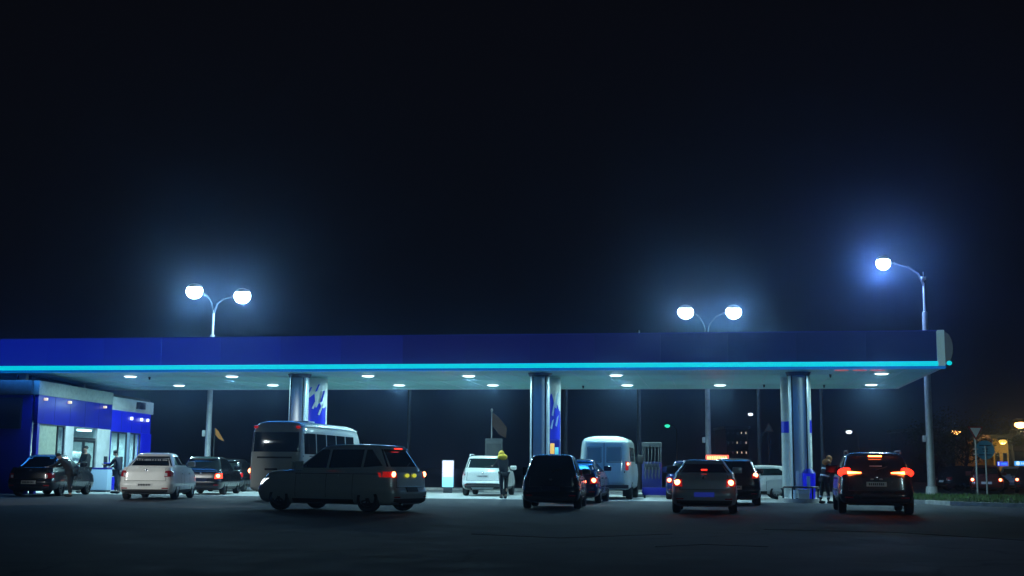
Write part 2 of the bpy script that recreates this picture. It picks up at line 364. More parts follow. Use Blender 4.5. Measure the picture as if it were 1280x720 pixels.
box('side_fascia', -.198, .352, CZ + .002, -.02, CD, CZ + 1.24, M['trim'], cp, 0.01)
box('back_fascia', -CW, CD + .002, CZ - .02, -.02, CD + .12, CZ + 1.2, M['trim'], cp, 0.01)
box('roof_deck', -CW, .3, CZ + .9, -.20, CD - .01, CZ + 1.0, M['darkm'], cp, 0.0)
# rounded translucent end cap
bm = bmesh.new(); N = 10; a_, b_ = [], []
for i in range(N + 1):
    t = i / N * PI / 2
    x = -.055 + .27 * math.sin(t * 2) ** .5 if 0 < i < N else -.055
    z = CZ + .08 + (1.16) * i / N
    a_.append((x, z))
poly_prism(bm, [(-.055, CZ + .08)] + a_[1:-1] + [(-.055, CZ + 1.24)], 0.02, .30); link('end_cap', bm, M['cap_dark'], cp, True)
ellip('end_lamp', (.07, -.02, CZ + .13), (.09, .07, .08), M['led'], cp)
# recessed downlights
dl_px = [(163, 469.5), (224, 481), (290, 469.5), (341, 480.5), (460, 469), (499, 480.5), (586, 469), (616, 480.5), (770, 468), (784, 480.5), (900, 480.5), (1102, 466), (1089, 480), (36, 470)]
inv = Matrix.Translation((O.x, O.y, 0)) @ Matrix.Rotation(-A, 4, 'Z'); inv = inv.inverted()
ring_me = None
spots = []
for px, py in dl_px:
    g = inv @ ground(px, py, CZ); spots.append((g.x, g.y))
for k in range(4):      # light thrown by the strip itself
    l = lamp('strip_light', 'AREA', (-5.4 - 10.6 * k, -.06, CZ - .06), 125, (0.03, 0.28, 1.0), cp, dirv=(0, -.2, -1))
    l.data.shape = 'RECTANGLE'; l.data.size = 10.4; l.data.size_y = .12
for x, y in spots:
    bm = bmesh.new(); bmesh.ops.create_cone(bm, cap_ends=True, segments=24, radius1=.27, radius2=.30, depth=.03)
    o = link('downlight', bm, M['trim'], cp, True); o.location = (x, y, CZ - .018)
    bm = bmesh.new(); bmesh.ops.create_cone(bm, cap_ends=True, segments=24, radius1=.19, radius2=.245, depth=.03)
    l = link('lens', bm, M['downlight'], o, True, 80); l.location = (0, 0, -.032)
    lamp('downlight_lamp', 'AREA', (x, y, CZ - .16), POW_DOWN, COL_DOWN, cp, size=.42)
for px, py in ((187, 471), (1038, 468), (1030, 481), (955, 480.5), (729, 482)):
    g = inv @ ground(px, py, CZ)
    bm = bmesh.new(); bmesh.ops.create_cone(bm, cap_ends=True, segments=10, radius1=.03, radius2=.05, depth=.12)
    o = link('sprinkler', bm, M['darkm'], cp); o.location = (g.x, g.y, CZ - .062)
# red reflections by the east end, put in as glowing ovals
for px in (1052, 1075, 1097):
    g = inv @ ground(px, 462.6, CZ - .02)
    o = ellip('soffit_reflection', (g.x, g.y, CZ - .03), (.26, .2, .03), M['reflection_red'], cp)

# columns, poster pylons, islands, dispensers
def capsule_pts(x0, x1, hw, n=8):
    return None
colpos = []
for px, Yg in ((373.5, 48.6), (675, 47.0), (998.5, 45.5)):
    colpos.append((X_at(px, Yg, 3.5), Yg))
col_labels = ['steel canopy column rising behind the bus roof', 'steel canopy column rising behind the black hatchback', 'steel canopy column between the low white car and the brake-lit suv']
pyl_labels = ['white and blue poster pylon marked 2 behind the bus', 'blue and white poster pylon beside the column behind the black hatchback', 'wide white and blue poster pylon hidden behind the steel column near the brake-lit suv']
dirc = Vector((math.sin(A), math.cos(A), 0))
for i, (x, y) in enumerate(colpos):
    g = 'canopy columns'
    t = thing('canopy_column', col_labels[i], 'column', (x, y, 0), -A, g)
    bm = bmesh.new()
    # oval column of pressed steel: two half rounds with a flat dark channel between
    seg = 40; prof = []
    for k in range(seg):
        a = 2 * PI * k / seg; prof.append((.37 * math.copysign(abs(math.cos(a)) ** .8, math.cos(a)), .30 * math.copysign(abs(math.sin(a)) ** .8, math.sin(a))))
    lo = [bm.verts.new((q[0], q[1], .14)) for q in prof]; hi = [bm.verts.new((q[0], q[1], CZ - .003)) for q in prof]
    for k in range(seg): bm.faces.new((lo[k], lo[(k + 1) % seg], hi[(k + 1) % seg], hi[k]))
    bm.faces.new(hi); bm.faces.new(lo[::-1])
    link('shaft', bm, M['steel'], t, True, 50)
    for s in (-1, 1): box('fluted_channel', s * .25 - .02, -.285, .3, s * .25 + .02, -.235, CZ - .1, M['darkm'], t, 0.006)
    bm = bmesh.new(); bmesh.ops.create_cone(bm, cap_ends=True, segments=32, radius1=.40, radius2=.46, depth=.14)
    o = link('capital', bm, M['darkm'], t, True); o.location = (0, 0, CZ - .075)
    bm = bmesh.new(); bmesh.ops.create_cone(bm, cap_ends=True, segments=32, radius1=.47, radius2=.41, depth=.3)
    o = link('base_collar', bm, M['steel'], t, True); o.location = (0, 0, .292)
    # pylon
    c = Vector((x, y, 0)) + dirc * 1.75
    t = thing('poster_pylon', pyl_labels[i], 'sign pylon', c, -A, 'poster pylons')
    bm = bmesh.new(); prof = []
    for k in range(seg):
        a = 2 * PI * k / seg; prof.append((.56 * math.copysign(abs(math.cos(a)) ** .45, math.cos(a)), .30 * math.copysign(abs(math.sin(a)) ** .8, math.sin(a))))
    lo = [bm.verts.new((q[0], q[1], .14)) for q in prof]; hi = [bm.verts.new((q[0], q[1], CZ - .06)) for q in prof]
    for k in range(seg): bm.faces.new((lo[k], lo[(k + 1) % seg], hi[(k + 1) % seg], hi[k]))
    bm.faces.new(hi); bm.faces.new(lo[::-1]); link('shell', bm, M['poster'], t, True, 50)
    # printed lower part, wrapped 6 mm proud, with a ragged splash edge
    def wrap(name, zlo, zfun, m, off, k0=21, k1=39):
        bm = bmesh.new(); A0, B0 = [], []
        steps = 60
        for s in range(steps + 1):
            a = 2 * PI * (k0 + (k1 - k0) * s / steps) / seg
            q = (.56 * math.copysign(abs(math.cos(a)) ** .45, math.cos(a)), .30 * math.copysign(abs(math.sin(a)) ** .8, math.sin(a)))
            qx, qy = q[0] * (1 + off / .5), q[1] - off
            A0.append(bm.verts.new((qx, qy, zlo(qx) if callable(zlo) else zlo))); B0.append(bm.verts.new((qx, qy, zfun(qx))))
        for s in range(steps): bm.faces.new((A0[s], A0[s + 1], B0[s + 1], B0[s]))
        return link(name, bm, m, t, True)
    ph = i * 1.3
    if i == 0:
        wrap('poster_print', .5, lambda q: 3.78 + .36 * max(-.1, min(1, (q + .20) * 2.2)) * (1 if q < .18 else -.6) + .10 * math.sin(q * 22) * (q > -.25), M['poster_blue'], .006)
        for (sx0, sz0, ln) in ((-.12, 4.05, .26), (.20, 4.12, .30), (.42, 3.7, .46)):
            bm = bmesh.new(); poly_prism(bm, [(sx0 - .03, sz0), (sx0 + .05, sz0 + .02), (sx0 + .16, sz0 + ln), (sx0 + .10, sz0 + ln)], -.325, -.312); link('poster_splash', bm, M['poster_blue'], t)
        for (sx0, sz0, ln) in ((.10, 3.45, .36), (.36, 3.2, .40)):
            bm = bmesh.new(); poly_prism(bm, [(sx0 - .05, sz0), (sx0 + .03, sz0 - .02), (sx0 + .18, sz0 + ln), (sx0 + .12, sz0 + ln)], -.33, -.318); link('poster_splash', bm, M['poster'], t)
        text_mesh('2', .52, (-.24, -.325, 3.32), (PI / 2, 0, 0), M['poster_cyan'], t, 'numeral')
    elif i == 1:
        wrap('poster_print', .5, lambda q: 3.72 + .25 * math.sin(q * 9) + .12 * math.sin(q * 31), M['poster_blue'], .006)
        for (sx0, sz0, ln) in ((.12, 3.9, .45), (.30, 3.2, .55), (.42, 3.5, .6), (.25, 2.7, .35), (.44, 2.8, .4)):
            bm = bmesh.new(); poly_prism(bm, [(sx0 - .04, sz0), (sx0 + .02, sz0 - .05), (sx0 + .10, sz0 + ln), (sx0 + .03, sz0 + ln * .8)], -.33, -.314); link('poster_splash', bm, M['poster_cyan'], t)
    else:
        wrap('poster_print', 2.55, lambda q: 3.02 if q > 0 else 2.98, M['poster_blue'], .006)
        wrap('poster_print', 3.35, lambda q: 3.75 + .2 * math.sin(q * 7), M['poster_cyan'], .004, 34, 39)
    # island
    isl = thing('pump_island', ['raised kerbed island under the pumps behind the bus', 'raised kerbed island under the pumps behind the black hatchback', 'raised kerbed island with a pale nose by the worker in reflective stripes'][i], 'pump island', (x, y, 0), -A, 'pump islands')
    bm = bmesh.new(); pr = []
    for k in range(13): a = PI + PI * k / 12; pr.append((.62 * math.cos(a), -.35 + .62 * math.sin(a)))
    for k in range(13): a = PI * k / 12; pr.append((.62 * math.cos(a), 5.2 + .62 * math.sin(a)))
    lo = [bm.verts.new((q[0], q[1], .0)) for q in pr]; hi = [bm.verts.new((q[0], q[1], .15)) for q in pr]; n = len(pr)
    for k in range(n): bm.faces.new((lo[k], lo[(k + 1) % n], hi[(k + 1) % n], hi[k]))
    bm.faces.new(hi); link('kerb_block', bm, M['kerb'], isl, True, 50)

def dispenser(label, loc, rz, tall=True, group='fuel dispensers'):
    t = thing('fuel_dispenser', label, 'fuel pump', loc, rz, group)
    box('cabinet', -.40, -.24, 0, .40, .24, 1.30, M['pump_blue'], t, .03)
    box('plinth', -.42, -.26, -.0, .42, .26, .12, M['darkm'], t, .01)
    for s in (-1, 1):
        box('display', -.30, s * .245 - .01, .98, .30, s * .245 + .01, 1.22, M['dark_box'], t, .004)
        box('upright', s * .37 - .03, -.05, 1.30, s * .37 + .03, .05, 1.97, M['grey_box'], t, .01)
    box('head_panel', -.42, -.10, 1.92, .42, .10, 2.12, M['grey_box'], t, .03)
    for k in range(5):
        xx = -.28 + k * .14
        tube('hose', [(xx, -.09, 1.94), (xx + .01, -.20, 1.7), (xx, -.30, 1.25), (xx, -.32, .75), (xx + .03, -.28, .6), (xx + .04, -.25, .85)], .013, M['grey_box'], t, 6)
        box('nozzle', xx + .02, -.31, .85, xx + .06, -.25, 1.08, M['grey_box'], t, .01)
    return t
for i, (x, y) in enumerate(colpos):
    c = Vector((x, y, .15)) + dirc * 3.3
    dispenser(['fuel pump on the island behind the bus', 'fuel pump on the island behind the black hatchback', 'fuel pump on the island behind the steel column by the suv'][i], c, -A + PI / 2)
# lit terminal on pylon 2's near side
c = Vector((colpos[1][0], colpos[1][1], 0)) + dirc * 1.1 + Vector((.42, 0, 0))
t = thing('payment_terminal', 'slim payment terminal with amber and cyan screens beside the middle column', 'payment terminal', (c.x, c.y, .15), -A)
box('post', -.09, -.06, 0, .09, .06, 1.45, M['blue_wall'], t, .01); box('housing', -.2, -.10, 1.45, .2, .10, 2.1, M['blue_wall'], t, .02)
box('screen', -.16, -.115, 1.55, 0.0, -.101, 1.95, M['screen_amber'], t, .003); box('keypad', .02, -.115, 1.5, .16, -.101, 1.80, M['screen_cyan'], t, .003)
# dispenser beyond the van with its rack of hoses
Yd = 52.5
dispenser('blue fuel pump with a rack of hoses beyond the pale van', (X_at(815, Yd), Yd, 0.15), -A)
t = thing('pump_island', 'low blue edged island under the pump beyond the van', 'pump island', (X_at(822, Yd), Yd - .2, 0), -A, 'pump islands')
box('kerb_block', -.9, -.7, 0, 1.0, 3.6, .149, M['kerb'], t, .03)
t = thing('barrier', 'low blue barrier board beside the pump beyond the van', 'barrier', (X_at(820, 50.3), 50.3, 0), -A)
box('board', -.55, -.04, .12, .62, .04, .42, M['blue_wall'], t, .01)
for s in (-.45, .5): box('foot', s - .04, -.15, 0, s + .04, .15, .119, M['darkm'], t, .01)
# island nose furniture at column 3
x, y = colpos[2]
c = Vector((x, y, .15)) - dirc * .62
t = thing('waste_bin', 'blue waste bin at the foot of the steel column near the suv', 'bin', (c.x + .30, c.y + .15, .15), -A)
bm = bmesh.new(); bmesh.ops.create_cone(bm, cap_ends=True, segments=24, radius1=.20, radius2=.23, depth=.9); o = link('bin_body', bm, M['blue_box'], t, True); o.location = (0, 0, .45)
bm = bmesh.new(); bmesh.ops.create_cone(bm, cap_ends=True, segments=24, radius1=.235, radius2=.12, depth=.16); o = link('lid', bm, M['blue_wall'], t, True); o.location = (0, 0, .98)
box('rim_band', -.10, -.232, .2, .02, -.215, .8, M['poster_cyan'], t, .003)
t = thing('guard_rail', 'dark tubular guard rail round the nose of the pump island near the suv', 'guard rail', (x, y, 0), -A)
tube('rail', [(-.62, .2, .15), (-.62, .2, .50), (-.6, -.35, .56), (-.35, -.85, .56), (.35, -.85, .56), (.6, -.35, .56), (.62, .2, .50), (.62, .2, .15)], .035, M['darkm'], t)
for s in (-.35, .35): tube('post', [(s, -.85, .15), (s, -.85, .56)], .03, M['darkm'], t)
t = thing('sandbox', 'small white box on the nose of the pump island near the suv', 'box', (x - .05, y - .62, .15), -A)
box('box_body', -.2, -.12, 0, .2, .12, .30, M['white_wall'], t, .02); box('lid', -.21, -.13, .302, .21, .13, .34, M['trim'], t, .01)
t = thing('marker_post', 'slim white marker post against the steel column near the suv', 'post', (x - .22, y - .45, .15), -A)
box('post_body', -.04, -.03, 0, .04, .03, .98, M['reflector'], t, .01); box('foot', -.08, -.07, 0, .08, .07, .03, M['darkm'], t, .0)

# ------------------------------------------------------------------ shop
FX = X_at(42, 48.5, 2.0)
BX = X_at(185.5, 62.0, 2.0)
sh_dir = Vector((BX - FX, 62.0 - 48.5, 0)); sh_len = sh_dir.length; ang = math.atan2(sh_dir.y, sh_dir.x)
# frame: local x along the front away from camera, local y = into the building (to the west)
shp = thing('shop_building', 'blue and white station shop with lit glass front under the canopy end', 'shop', (FX, 48.5, 0), ang)
SL, SD, SH = sh_len, 13.0, 4.25
S1 = 8.0     # length of the first section
box('roof', 0, 0.05, SH - .02, SL + .1, SD, SH + .10, M['darkm'], shp, 0)
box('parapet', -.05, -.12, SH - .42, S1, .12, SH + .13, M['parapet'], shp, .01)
box('parapet', S1 + .004, -.08, SH - .62, SL + .25, .12, SH - .03, M['white_wall'], shp, .01)
box('parapet', -.17, .125, SH - .42, -.03, SD, SH + .13, M['grey_box'], shp, .01)
box('fascia_band', .0, -.10, 2.72, S1, .06, SH - .424, M['blue_wall'], shp, .005)
box('fascia_band', S1 + .004, -.05, 2.66, SL, .06, SH - .624, M['blue_box'], shp, .005)
for k in range(1, 5): box('panel_joint', k * 1.6 - .006, -.106, 2.74, k * 1.6 + .006, -.1005, SH - .43, M['dark_box'], shp, 0)
for k in range(1, 4): box('panel_joint', S1 + k * 1.4 - .006, -.056, 2.68, S1 + k * 1.4 + .006, -.0505, SH - .63, M['dark_box'], shp, 0)
# small floodlights over the band
for xx in (0.5, 2.9, 6.9):
    o = box('wall_lamp', xx - .06, -.24, SH - .62, xx + .06, -.11, SH - .52, M['win_lit'], shp, .01)
for xx in (S1 + 2.6, S1 + 4.0, S1 + 4.9):
    o = box('wall_lamp', xx - .05, -.16, SH - 1.0, xx + .05, -.06, SH - .86, M['white_lamp'], shp, .01)
box('camera_box', S1 + 3.2, -.28, SH - .45, S1 + 4.0, -.085, SH - .12, M['dark_box'], shp, .01)
# end wall that faces the forecourt
box('end_wall', -.05, .13, 0, .08, SD, SH - .43, M['blue_wall'], shp, .005)
box('sign_box', -.22, .5, 2.50, -.055, SD - 1, SH - .55, M['dark_box'], shp, .01)
box('back_wall', .1, SD, 0, SL, SD + .15, SH - .05, M['interior'], shp, 0)
box('far_wall', SL, .065, 0, SL + .12, SD, SH - .05, M['blue_wall'], shp, 0)
box('ceiling', .1, .07, 2.75, SL - .02, SD - .02, 2.82, M['interior'], shp, 0)
box('shop_floor', .1, .07, .02, SL - .02, SD - .02, .05, M['interior'], shp, 0)
box('inner_wall', SL - .30, .12, .05, SL - .14, 3.79, 2.74, M['interior'], shp, 0)
box('inner_wall', .1, 3.8, .05, SL - .02, 3.9, 2.74, M['interior'], shp, 0)
# front: piers, dwarf wall, windows, door
def pier(a, b, m, z1=2.715): box('pier', a, -.08, 0, b, .10, z1, M[m], shp, .01)
pier(0.09, .30, 'blue_wall'); pier(2.9, 3.75, 'white_wall'); pier(6.4, 7.98, 'white_wall'); pier(S1 + .02, S1 + .12, 'blue_wall', 2.65); pier(SL - 1.35, SL + .1, 'blue_box', 2.655)
box('blind', .32, .02, .5, 2.2, .05, 2.71, M['beige'], shp, 0)
def win(a, b, z0=.62, z1=2.65, n=2):
    o = box('window', a, -.03, z0, b, .03, z0 + .06, M['darkm'], shp, .004)
    bm = bmesh.new(); add_box(bm, a, -.03, z1 - .06, b, .03, z1)
    for k in range(n + 1): xx = a + (b - a) * k / n; add_box(bm, xx - .035, -.035, z0 + .06, xx + .035, .035, z1 - .06)
    f = link('frame', bm, M['darkm'], o)
    bm = bmesh.new(); add_box(bm, a + .04, -.006, z0 + .062, b - .04, .006, z1 - .062); link('pane', bm, M['clearglass'], o)
g = bpy.data.materials.new('window_glass'); g.use_nodes = True; nn = g.node_tree
nn.nodes.remove(nn.nodes['Principled BSDF']); tr = nn.nodes.new('ShaderNodeBsdfTransparent'); gl = nn.nodes.new('ShaderNodeBsdfGlossy'); gl.inputs['Roughness'].default_value = .03
mx = nn.nodes.new('ShaderNodeMixShader'); mx.inputs[0].default_value = .1; tr.inputs[0].default_value = (.82, .93, .93, 1)
nn.links.new(tr.outputs[0], mx.inputs[1]); nn.links.new(gl.outputs[0], mx.inputs[2]); nn.links.new(mx.outputs[0], nn.nodes['Material Output'].inputs[0])
M['clearglass'] = g
win(2.22, 2.88, .5, 2.7, 1)
win(S1 + .14, S1 + 2.3, n=2); win(S1 + 2.7, SL - 1.37, n=2)
box('pier', S1 + 2.32, -.05, .6, S1 + 2.68, .08, 2.655, M['poster_cyan'], shp, .01)
box('dwarf_wall', S1 + .125, -.06, 0, SL - 1.36, .06, .60, M['blue_box'], shp, .005)
dr = box('door', 3.77, -.02, 2.2, 6.38, .04, 2.28, M['darkm'], shp, .004)
for (a, b) in ((3.78, 5.05), (5.09, 6.37)):
    bm = bmesh.new()
    add_box(bm, a, -.02, .06, a + .09, .03, 2.19); add_box(bm, b - .09, -.02, .06, b, .03, 2.19); add_box(bm, a + .09, -.02, .06, b - .09, .03, .16); add_box(bm, a + .09, -.02, 2.09, b - .09, .03, 2.19)
    link('leaf', bm, M['darkm'], dr); bm = bmesh.new(); add_box(bm, a + .09, 0, .16, b - .09, .01, 2.09); link('pane', bm, M['clearglass'], dr)
bm = bmesh.new(); add_box(bm, 3.78, 0, 2.29, 6.37, .01, 2.70); link('transom_pane', bm, M['clearglass'], dr)
# inside: shelves with goods, lamps
for (a, b, y0) in ((4.2, 6.0, 3.0), (S1 + .6, S1 + 2.0, 2.2), (S1 + 2.9, S1 + 4.2, 2.6)):
    t = tag(box('shop_shelf', 0, 0, 0, b - a, .5, 1.7, M['white_wall'], None, .01), {4.2: 'shelf of goods seen through the shop door', S1 + .6: 'shelf of goods behind the first lit shop window', S1 + 2.9: 'shelf of goods behind the farther lit shop window'}[a], 'shelf', 'shop shelves')
    t.location = shp.matrix_basis @ Vector((a, y0, .05)); t.rotation_euler = (0, 0, ang)
    for k in range(4): box('goods', .05, -.12, .15 + k * .4, b - a - .05, -.002, .42 + k * .4, M['goods'], t, .03)
for (xx, yy) in ((1.5, 1.8), (5, 1.6), (S1 + 1.2, 1.6), (S1 + 3.6, 1.6)):
    o = box('ceiling_lamp', xx - .6, yy - .12, 2.66, xx + .6, yy + .12, 2.745, M['tube'], shp, .01)
    lamp('ceiling_lamp_light', 'AREA', (xx, yy, 2.6), 150, (0.55, 0.92, 1.0), shp, size=1.0)
# posts between roof and canopy
for k, (px, yy) in enumerate(((39, 49.6), (111, 55.3))):
    xx = X_at(px, yy, 4.5) - .3
    tag(box('roof_post', xx - .14, yy - .14, SH + .14, xx + .14, yy + .14, CZ - .015, M['white_wall'], None, .01), ['short white post on the near corner of the shop roof', 'short white post on the middle of the shop roof'][k], 'post', 'posts on the shop roof')
t = box('dark_roof_box', -.3, -.3, 0, .3, 4.2, .34, M['dark_box'], None, .02); t.location = (X_at(52, 50.6, 4.4) - .6, 50.6, SH + .11); tag(t, 'long dark box lying on the shop roof between the white posts', 'duct')  # plain dark box between the two posts
# bits outside the shop front
t = thing('ice_chest', 'white and blue ice chest standing by the shop window', 'freezer', (X_at(126, 53, 1), 53.0, 0), 0)
box('chest_body', -.40, -.3, .08, .40, .3, .95, M['poster_cyan'], t, .03); box('lid', -.41, -.31, .952, .41, .31, 1.02, M['blue_wall'], t, .02); box('plinth', -.36, -.26, 0, .36, .26, .079, M['darkm'], t, 0)
t = thing('display_rack', 'blue wire display rack beside the ice chest', 'rack', (X_at(141, 54, 1), 54, 0), 0)
for z in (.3, .75, 1.2): box('shelf', -.35, -.2, z, .35, .2, z + .03, M['blue_box'], t, .0)
for s in (-.35, .32): box('upright', s, -.2, 0, s + .03, .2, 1.5, M['darkm'], t, 0)

# ------------------------------------------------------------------ street lamps
def street_lamp(label, px, Yp, heads, ztop, rb, rt, colr, fork, power=POW_STREET, group='tall floodlight posts', lens='flood', headr=(.41, .30, .37), polem='galv', basem=True, rotz=0):
    """heads: list of (px, py) in the photo of the lamp heads; all in the plane Y = Yp"""
    bx = X_at(px, Yp, 0)
    t = thing('street_lamp', label, 'street lamp', (bx, Yp, 0), 0, group)
    H = ztop
    tube('pole', [(0, 0, 0), (0, 0, H * .5), (0, 0, H * .86), (0, 0, H * .865), (0, 0, H)], [rb, rb * .82, rb * .66, rt, rt * .8], M[polem], t, 16)
    if basem:
        bm = bmesh.new(); bmesh.ops.create_cone(bm, cap_ends=True, segments=20, radius1=rb * 1.55, radius2=rb * 1.35, depth=.45); o = link('base_sleeve', bm, M['white_wall'], t, True); o.location = (0, 0, .226)
        box('junction_box', -rb - .14, -.08, 2.55, -rb + .02, .08, 2.85, M['white_wall'], t, .02)
    for (hx, hy) in heads:
        q = at(hx, hy, Yp) - Vector((bx, Yp, 0))
        s = 1 if q.x > 0 else -1
        tube('arm', [(0, 0, H - .15), (q.x * .12, 0, H + (q.z - H) * .45), (q.x * .36, 0, H + (q.z - H) * .80), (q.x * .65, 0, q.z - .04), (q.x - s * .1, 0, q.z + .10)], [rt * .8, rt * .75, rt * .7, rt * .6, rt * .55], M['dgalv'], t, 10)
        hd = bmesh.new(); add_ellip(hd, (0, 0, 0), (headr[0] * .95, headr[1] * 1.1, headr[2] * .6)); h = link('lamp_head', hd, M['galv'], t, True, 80); h.location = (q.x, .06, q.z + .17)
        l = ellip('lens', (0, -.06, -.17), headr, M[lens], h)
        if power: lamp('floodlight_lamp', 'POINT', (q.x, -.10, q.z - .26), power, colr, t, radius=.12)
    return t
street_lamp('tall double-headed floodlight post behind the canopy above the bus', 257.5, 61, [(243, 364), (303, 370)], 8.75, .16, .055, COL_STREET, 0)
street_lamp('tall double-headed floodlight post whose pole drops behind the silver sedan', 886, 66, [(857, 390), (917, 390)], 8.30, .17, .045, COL_STREET, 0)
t = street_lamp('tall single-headed floodlight post standing on the grass corner', 1165, 59.5, [(1104, 329)], 10.2, .19, .06, (0.22, 0.40, 1.0), 0, headr=(.34, .28, .33))
box('camera_bracket', -.12, -.1, 10.35, .10, .1, 10.50, M['galv'], t, .02); tube('antenna', [(0, 0, 10.2), (0, 0, 10.75)], .02, M['galv'], t, 6)

def fill_post(label, x, y, h, aim, power, col, size):  # unseen posts added to light the cars from the camera side
    t = thing('street_lamp', label, 'street lamp', (x, y, 0), 0, 'tall floodlight posts')
    tube('pole', [(0, 0, 0), (0, 0, h)], [.16, .09], M['galv'], t, 14)
    d = (Vector(aim) - Vector((x, y, h))).normalized(); c = Vector((0, 0, h)) + d * .3
    hd = box('lamp_head', -.35, -.12, h - .1, .35, .18, h + .2, M['galv'], t, .03)
    ellip('lens', tuple(c), (.22, .14, .14), M['flood'], hd)
    lamp('floodlight_lamp', 'SPOT', tuple(c + d * .3), power, col, t, .15, spot=size, blend=.7, dirv=d)
fill_post('unseen floodlight post added short of the shop to light the parked cars', -23, 17, 8.5, (-13.1, 42, .8), 15000, (.93, 1.0, .97), .34)
fill_post('unseen floodlight post added as fill over the middle of the forecourt', 15, -6, 9, (2, 46, 1.8), 3200, (.55, .92, 1.0), .84)
def small_lamp(label, px, py, Yp, lens, power, col, name='street_lamp', r=.25, cat='street lamp', pole=.07):
    q = at(px, py, Yp); t = thing(name, label, cat, (q.x + .9, Yp, 0), 0, 'distant lamps')
    tube('pole', [(0, 0, 0), (0, 0, q.z - .3)], [pole, pole * .6], M['dgalv'], t, 8)
    tube('arm', [(0, 0, q.z - .35), (-.3, 0, q.z + .05), (-.9, 0, q.z + .18)], pole * .6, M['dgalv'], t, 8)
    h = ellip('lamp_head', (-.9, .05, q.z + r * .6), (r * 1.3, r * .7, r * .45), M['dgalv'], t)
    ellip('lens', (-.9, -.05, q.z), (r, r * .6, r * .6), M[lens], t)
    if power: lamp('lamp_light', 'POINT', (-.9, -.1, q.z - r), power, col, t, radius=.1)
    return t
small_lamp('orange street lamp above the give-way sign', 1195, 540.5, 120, 'orange_lamp', 60, (1, .5, .15), r=.42)
small_lamp('bright orange street lamp above the lit blue shop signs', 1275, 531, 105, 'orange_lamp', 60, (1, .5, .15), r=.48)
small_lamp('small dull yellow lamp above the ochre wall', 1253, 552, 112, 'yellow_lamp', 120, (1, .7, .2), r=.36)
small_lamp('faint white lamp seen beneath the canopy beside the tall steel column', 938, 518, 130, 'white_lamp', 0, (1, 1, 1), r=.26)
small_lamp('faint white lamp above the brake-lit suv', 1061, 540, 120, 'white_lamp', 0, (1, 1, 1), r=.30)
small_lamp('small green signal lamp in the dark beyond the van', 834, 532.5, 120, 'green_lamp', 0, (1, 1, 1), 'traffic_light', .26, 'traffic light')
small_lamp('tiny white lamp over the roof of the brake-lit suv', 1117, 563, 150, 'white_lamp', 0, (1, 1, 1), r=.2)
small_lamp('tiniest white lamp beside the tall floodlight pole over the suv', 1129, 567, 160, 'white_lamp', 0, (1, 1, 1), r=.16)
for k, (px, lb) in enumerate(((799, 'dim dark pole rising behind the pale van'), (950, 'dim dark pole behind the low white car'), (707, 'dim dark pole beside the middle poster pylon'), (1029, 'thin dark pole behind the worker in reflective stripes'), (510, 'thin dark pole in the dark gap beyond the grey estate car'))):
    Yp = 66 + k * 1.5; t = thing('utility_pole', lb, 'pole', (X_at(px, Yp), Yp, 0), 0, 'dim poles behind the canopy')
    tube('pole', [(0, 0, 0), (0, 0, 8.5)], [.12, .09], M['dgalv'], t, 10); box('crossarm', -.5, -.05, 8.2, .5, .05, 8.3, M['dgalv'], t, .01)

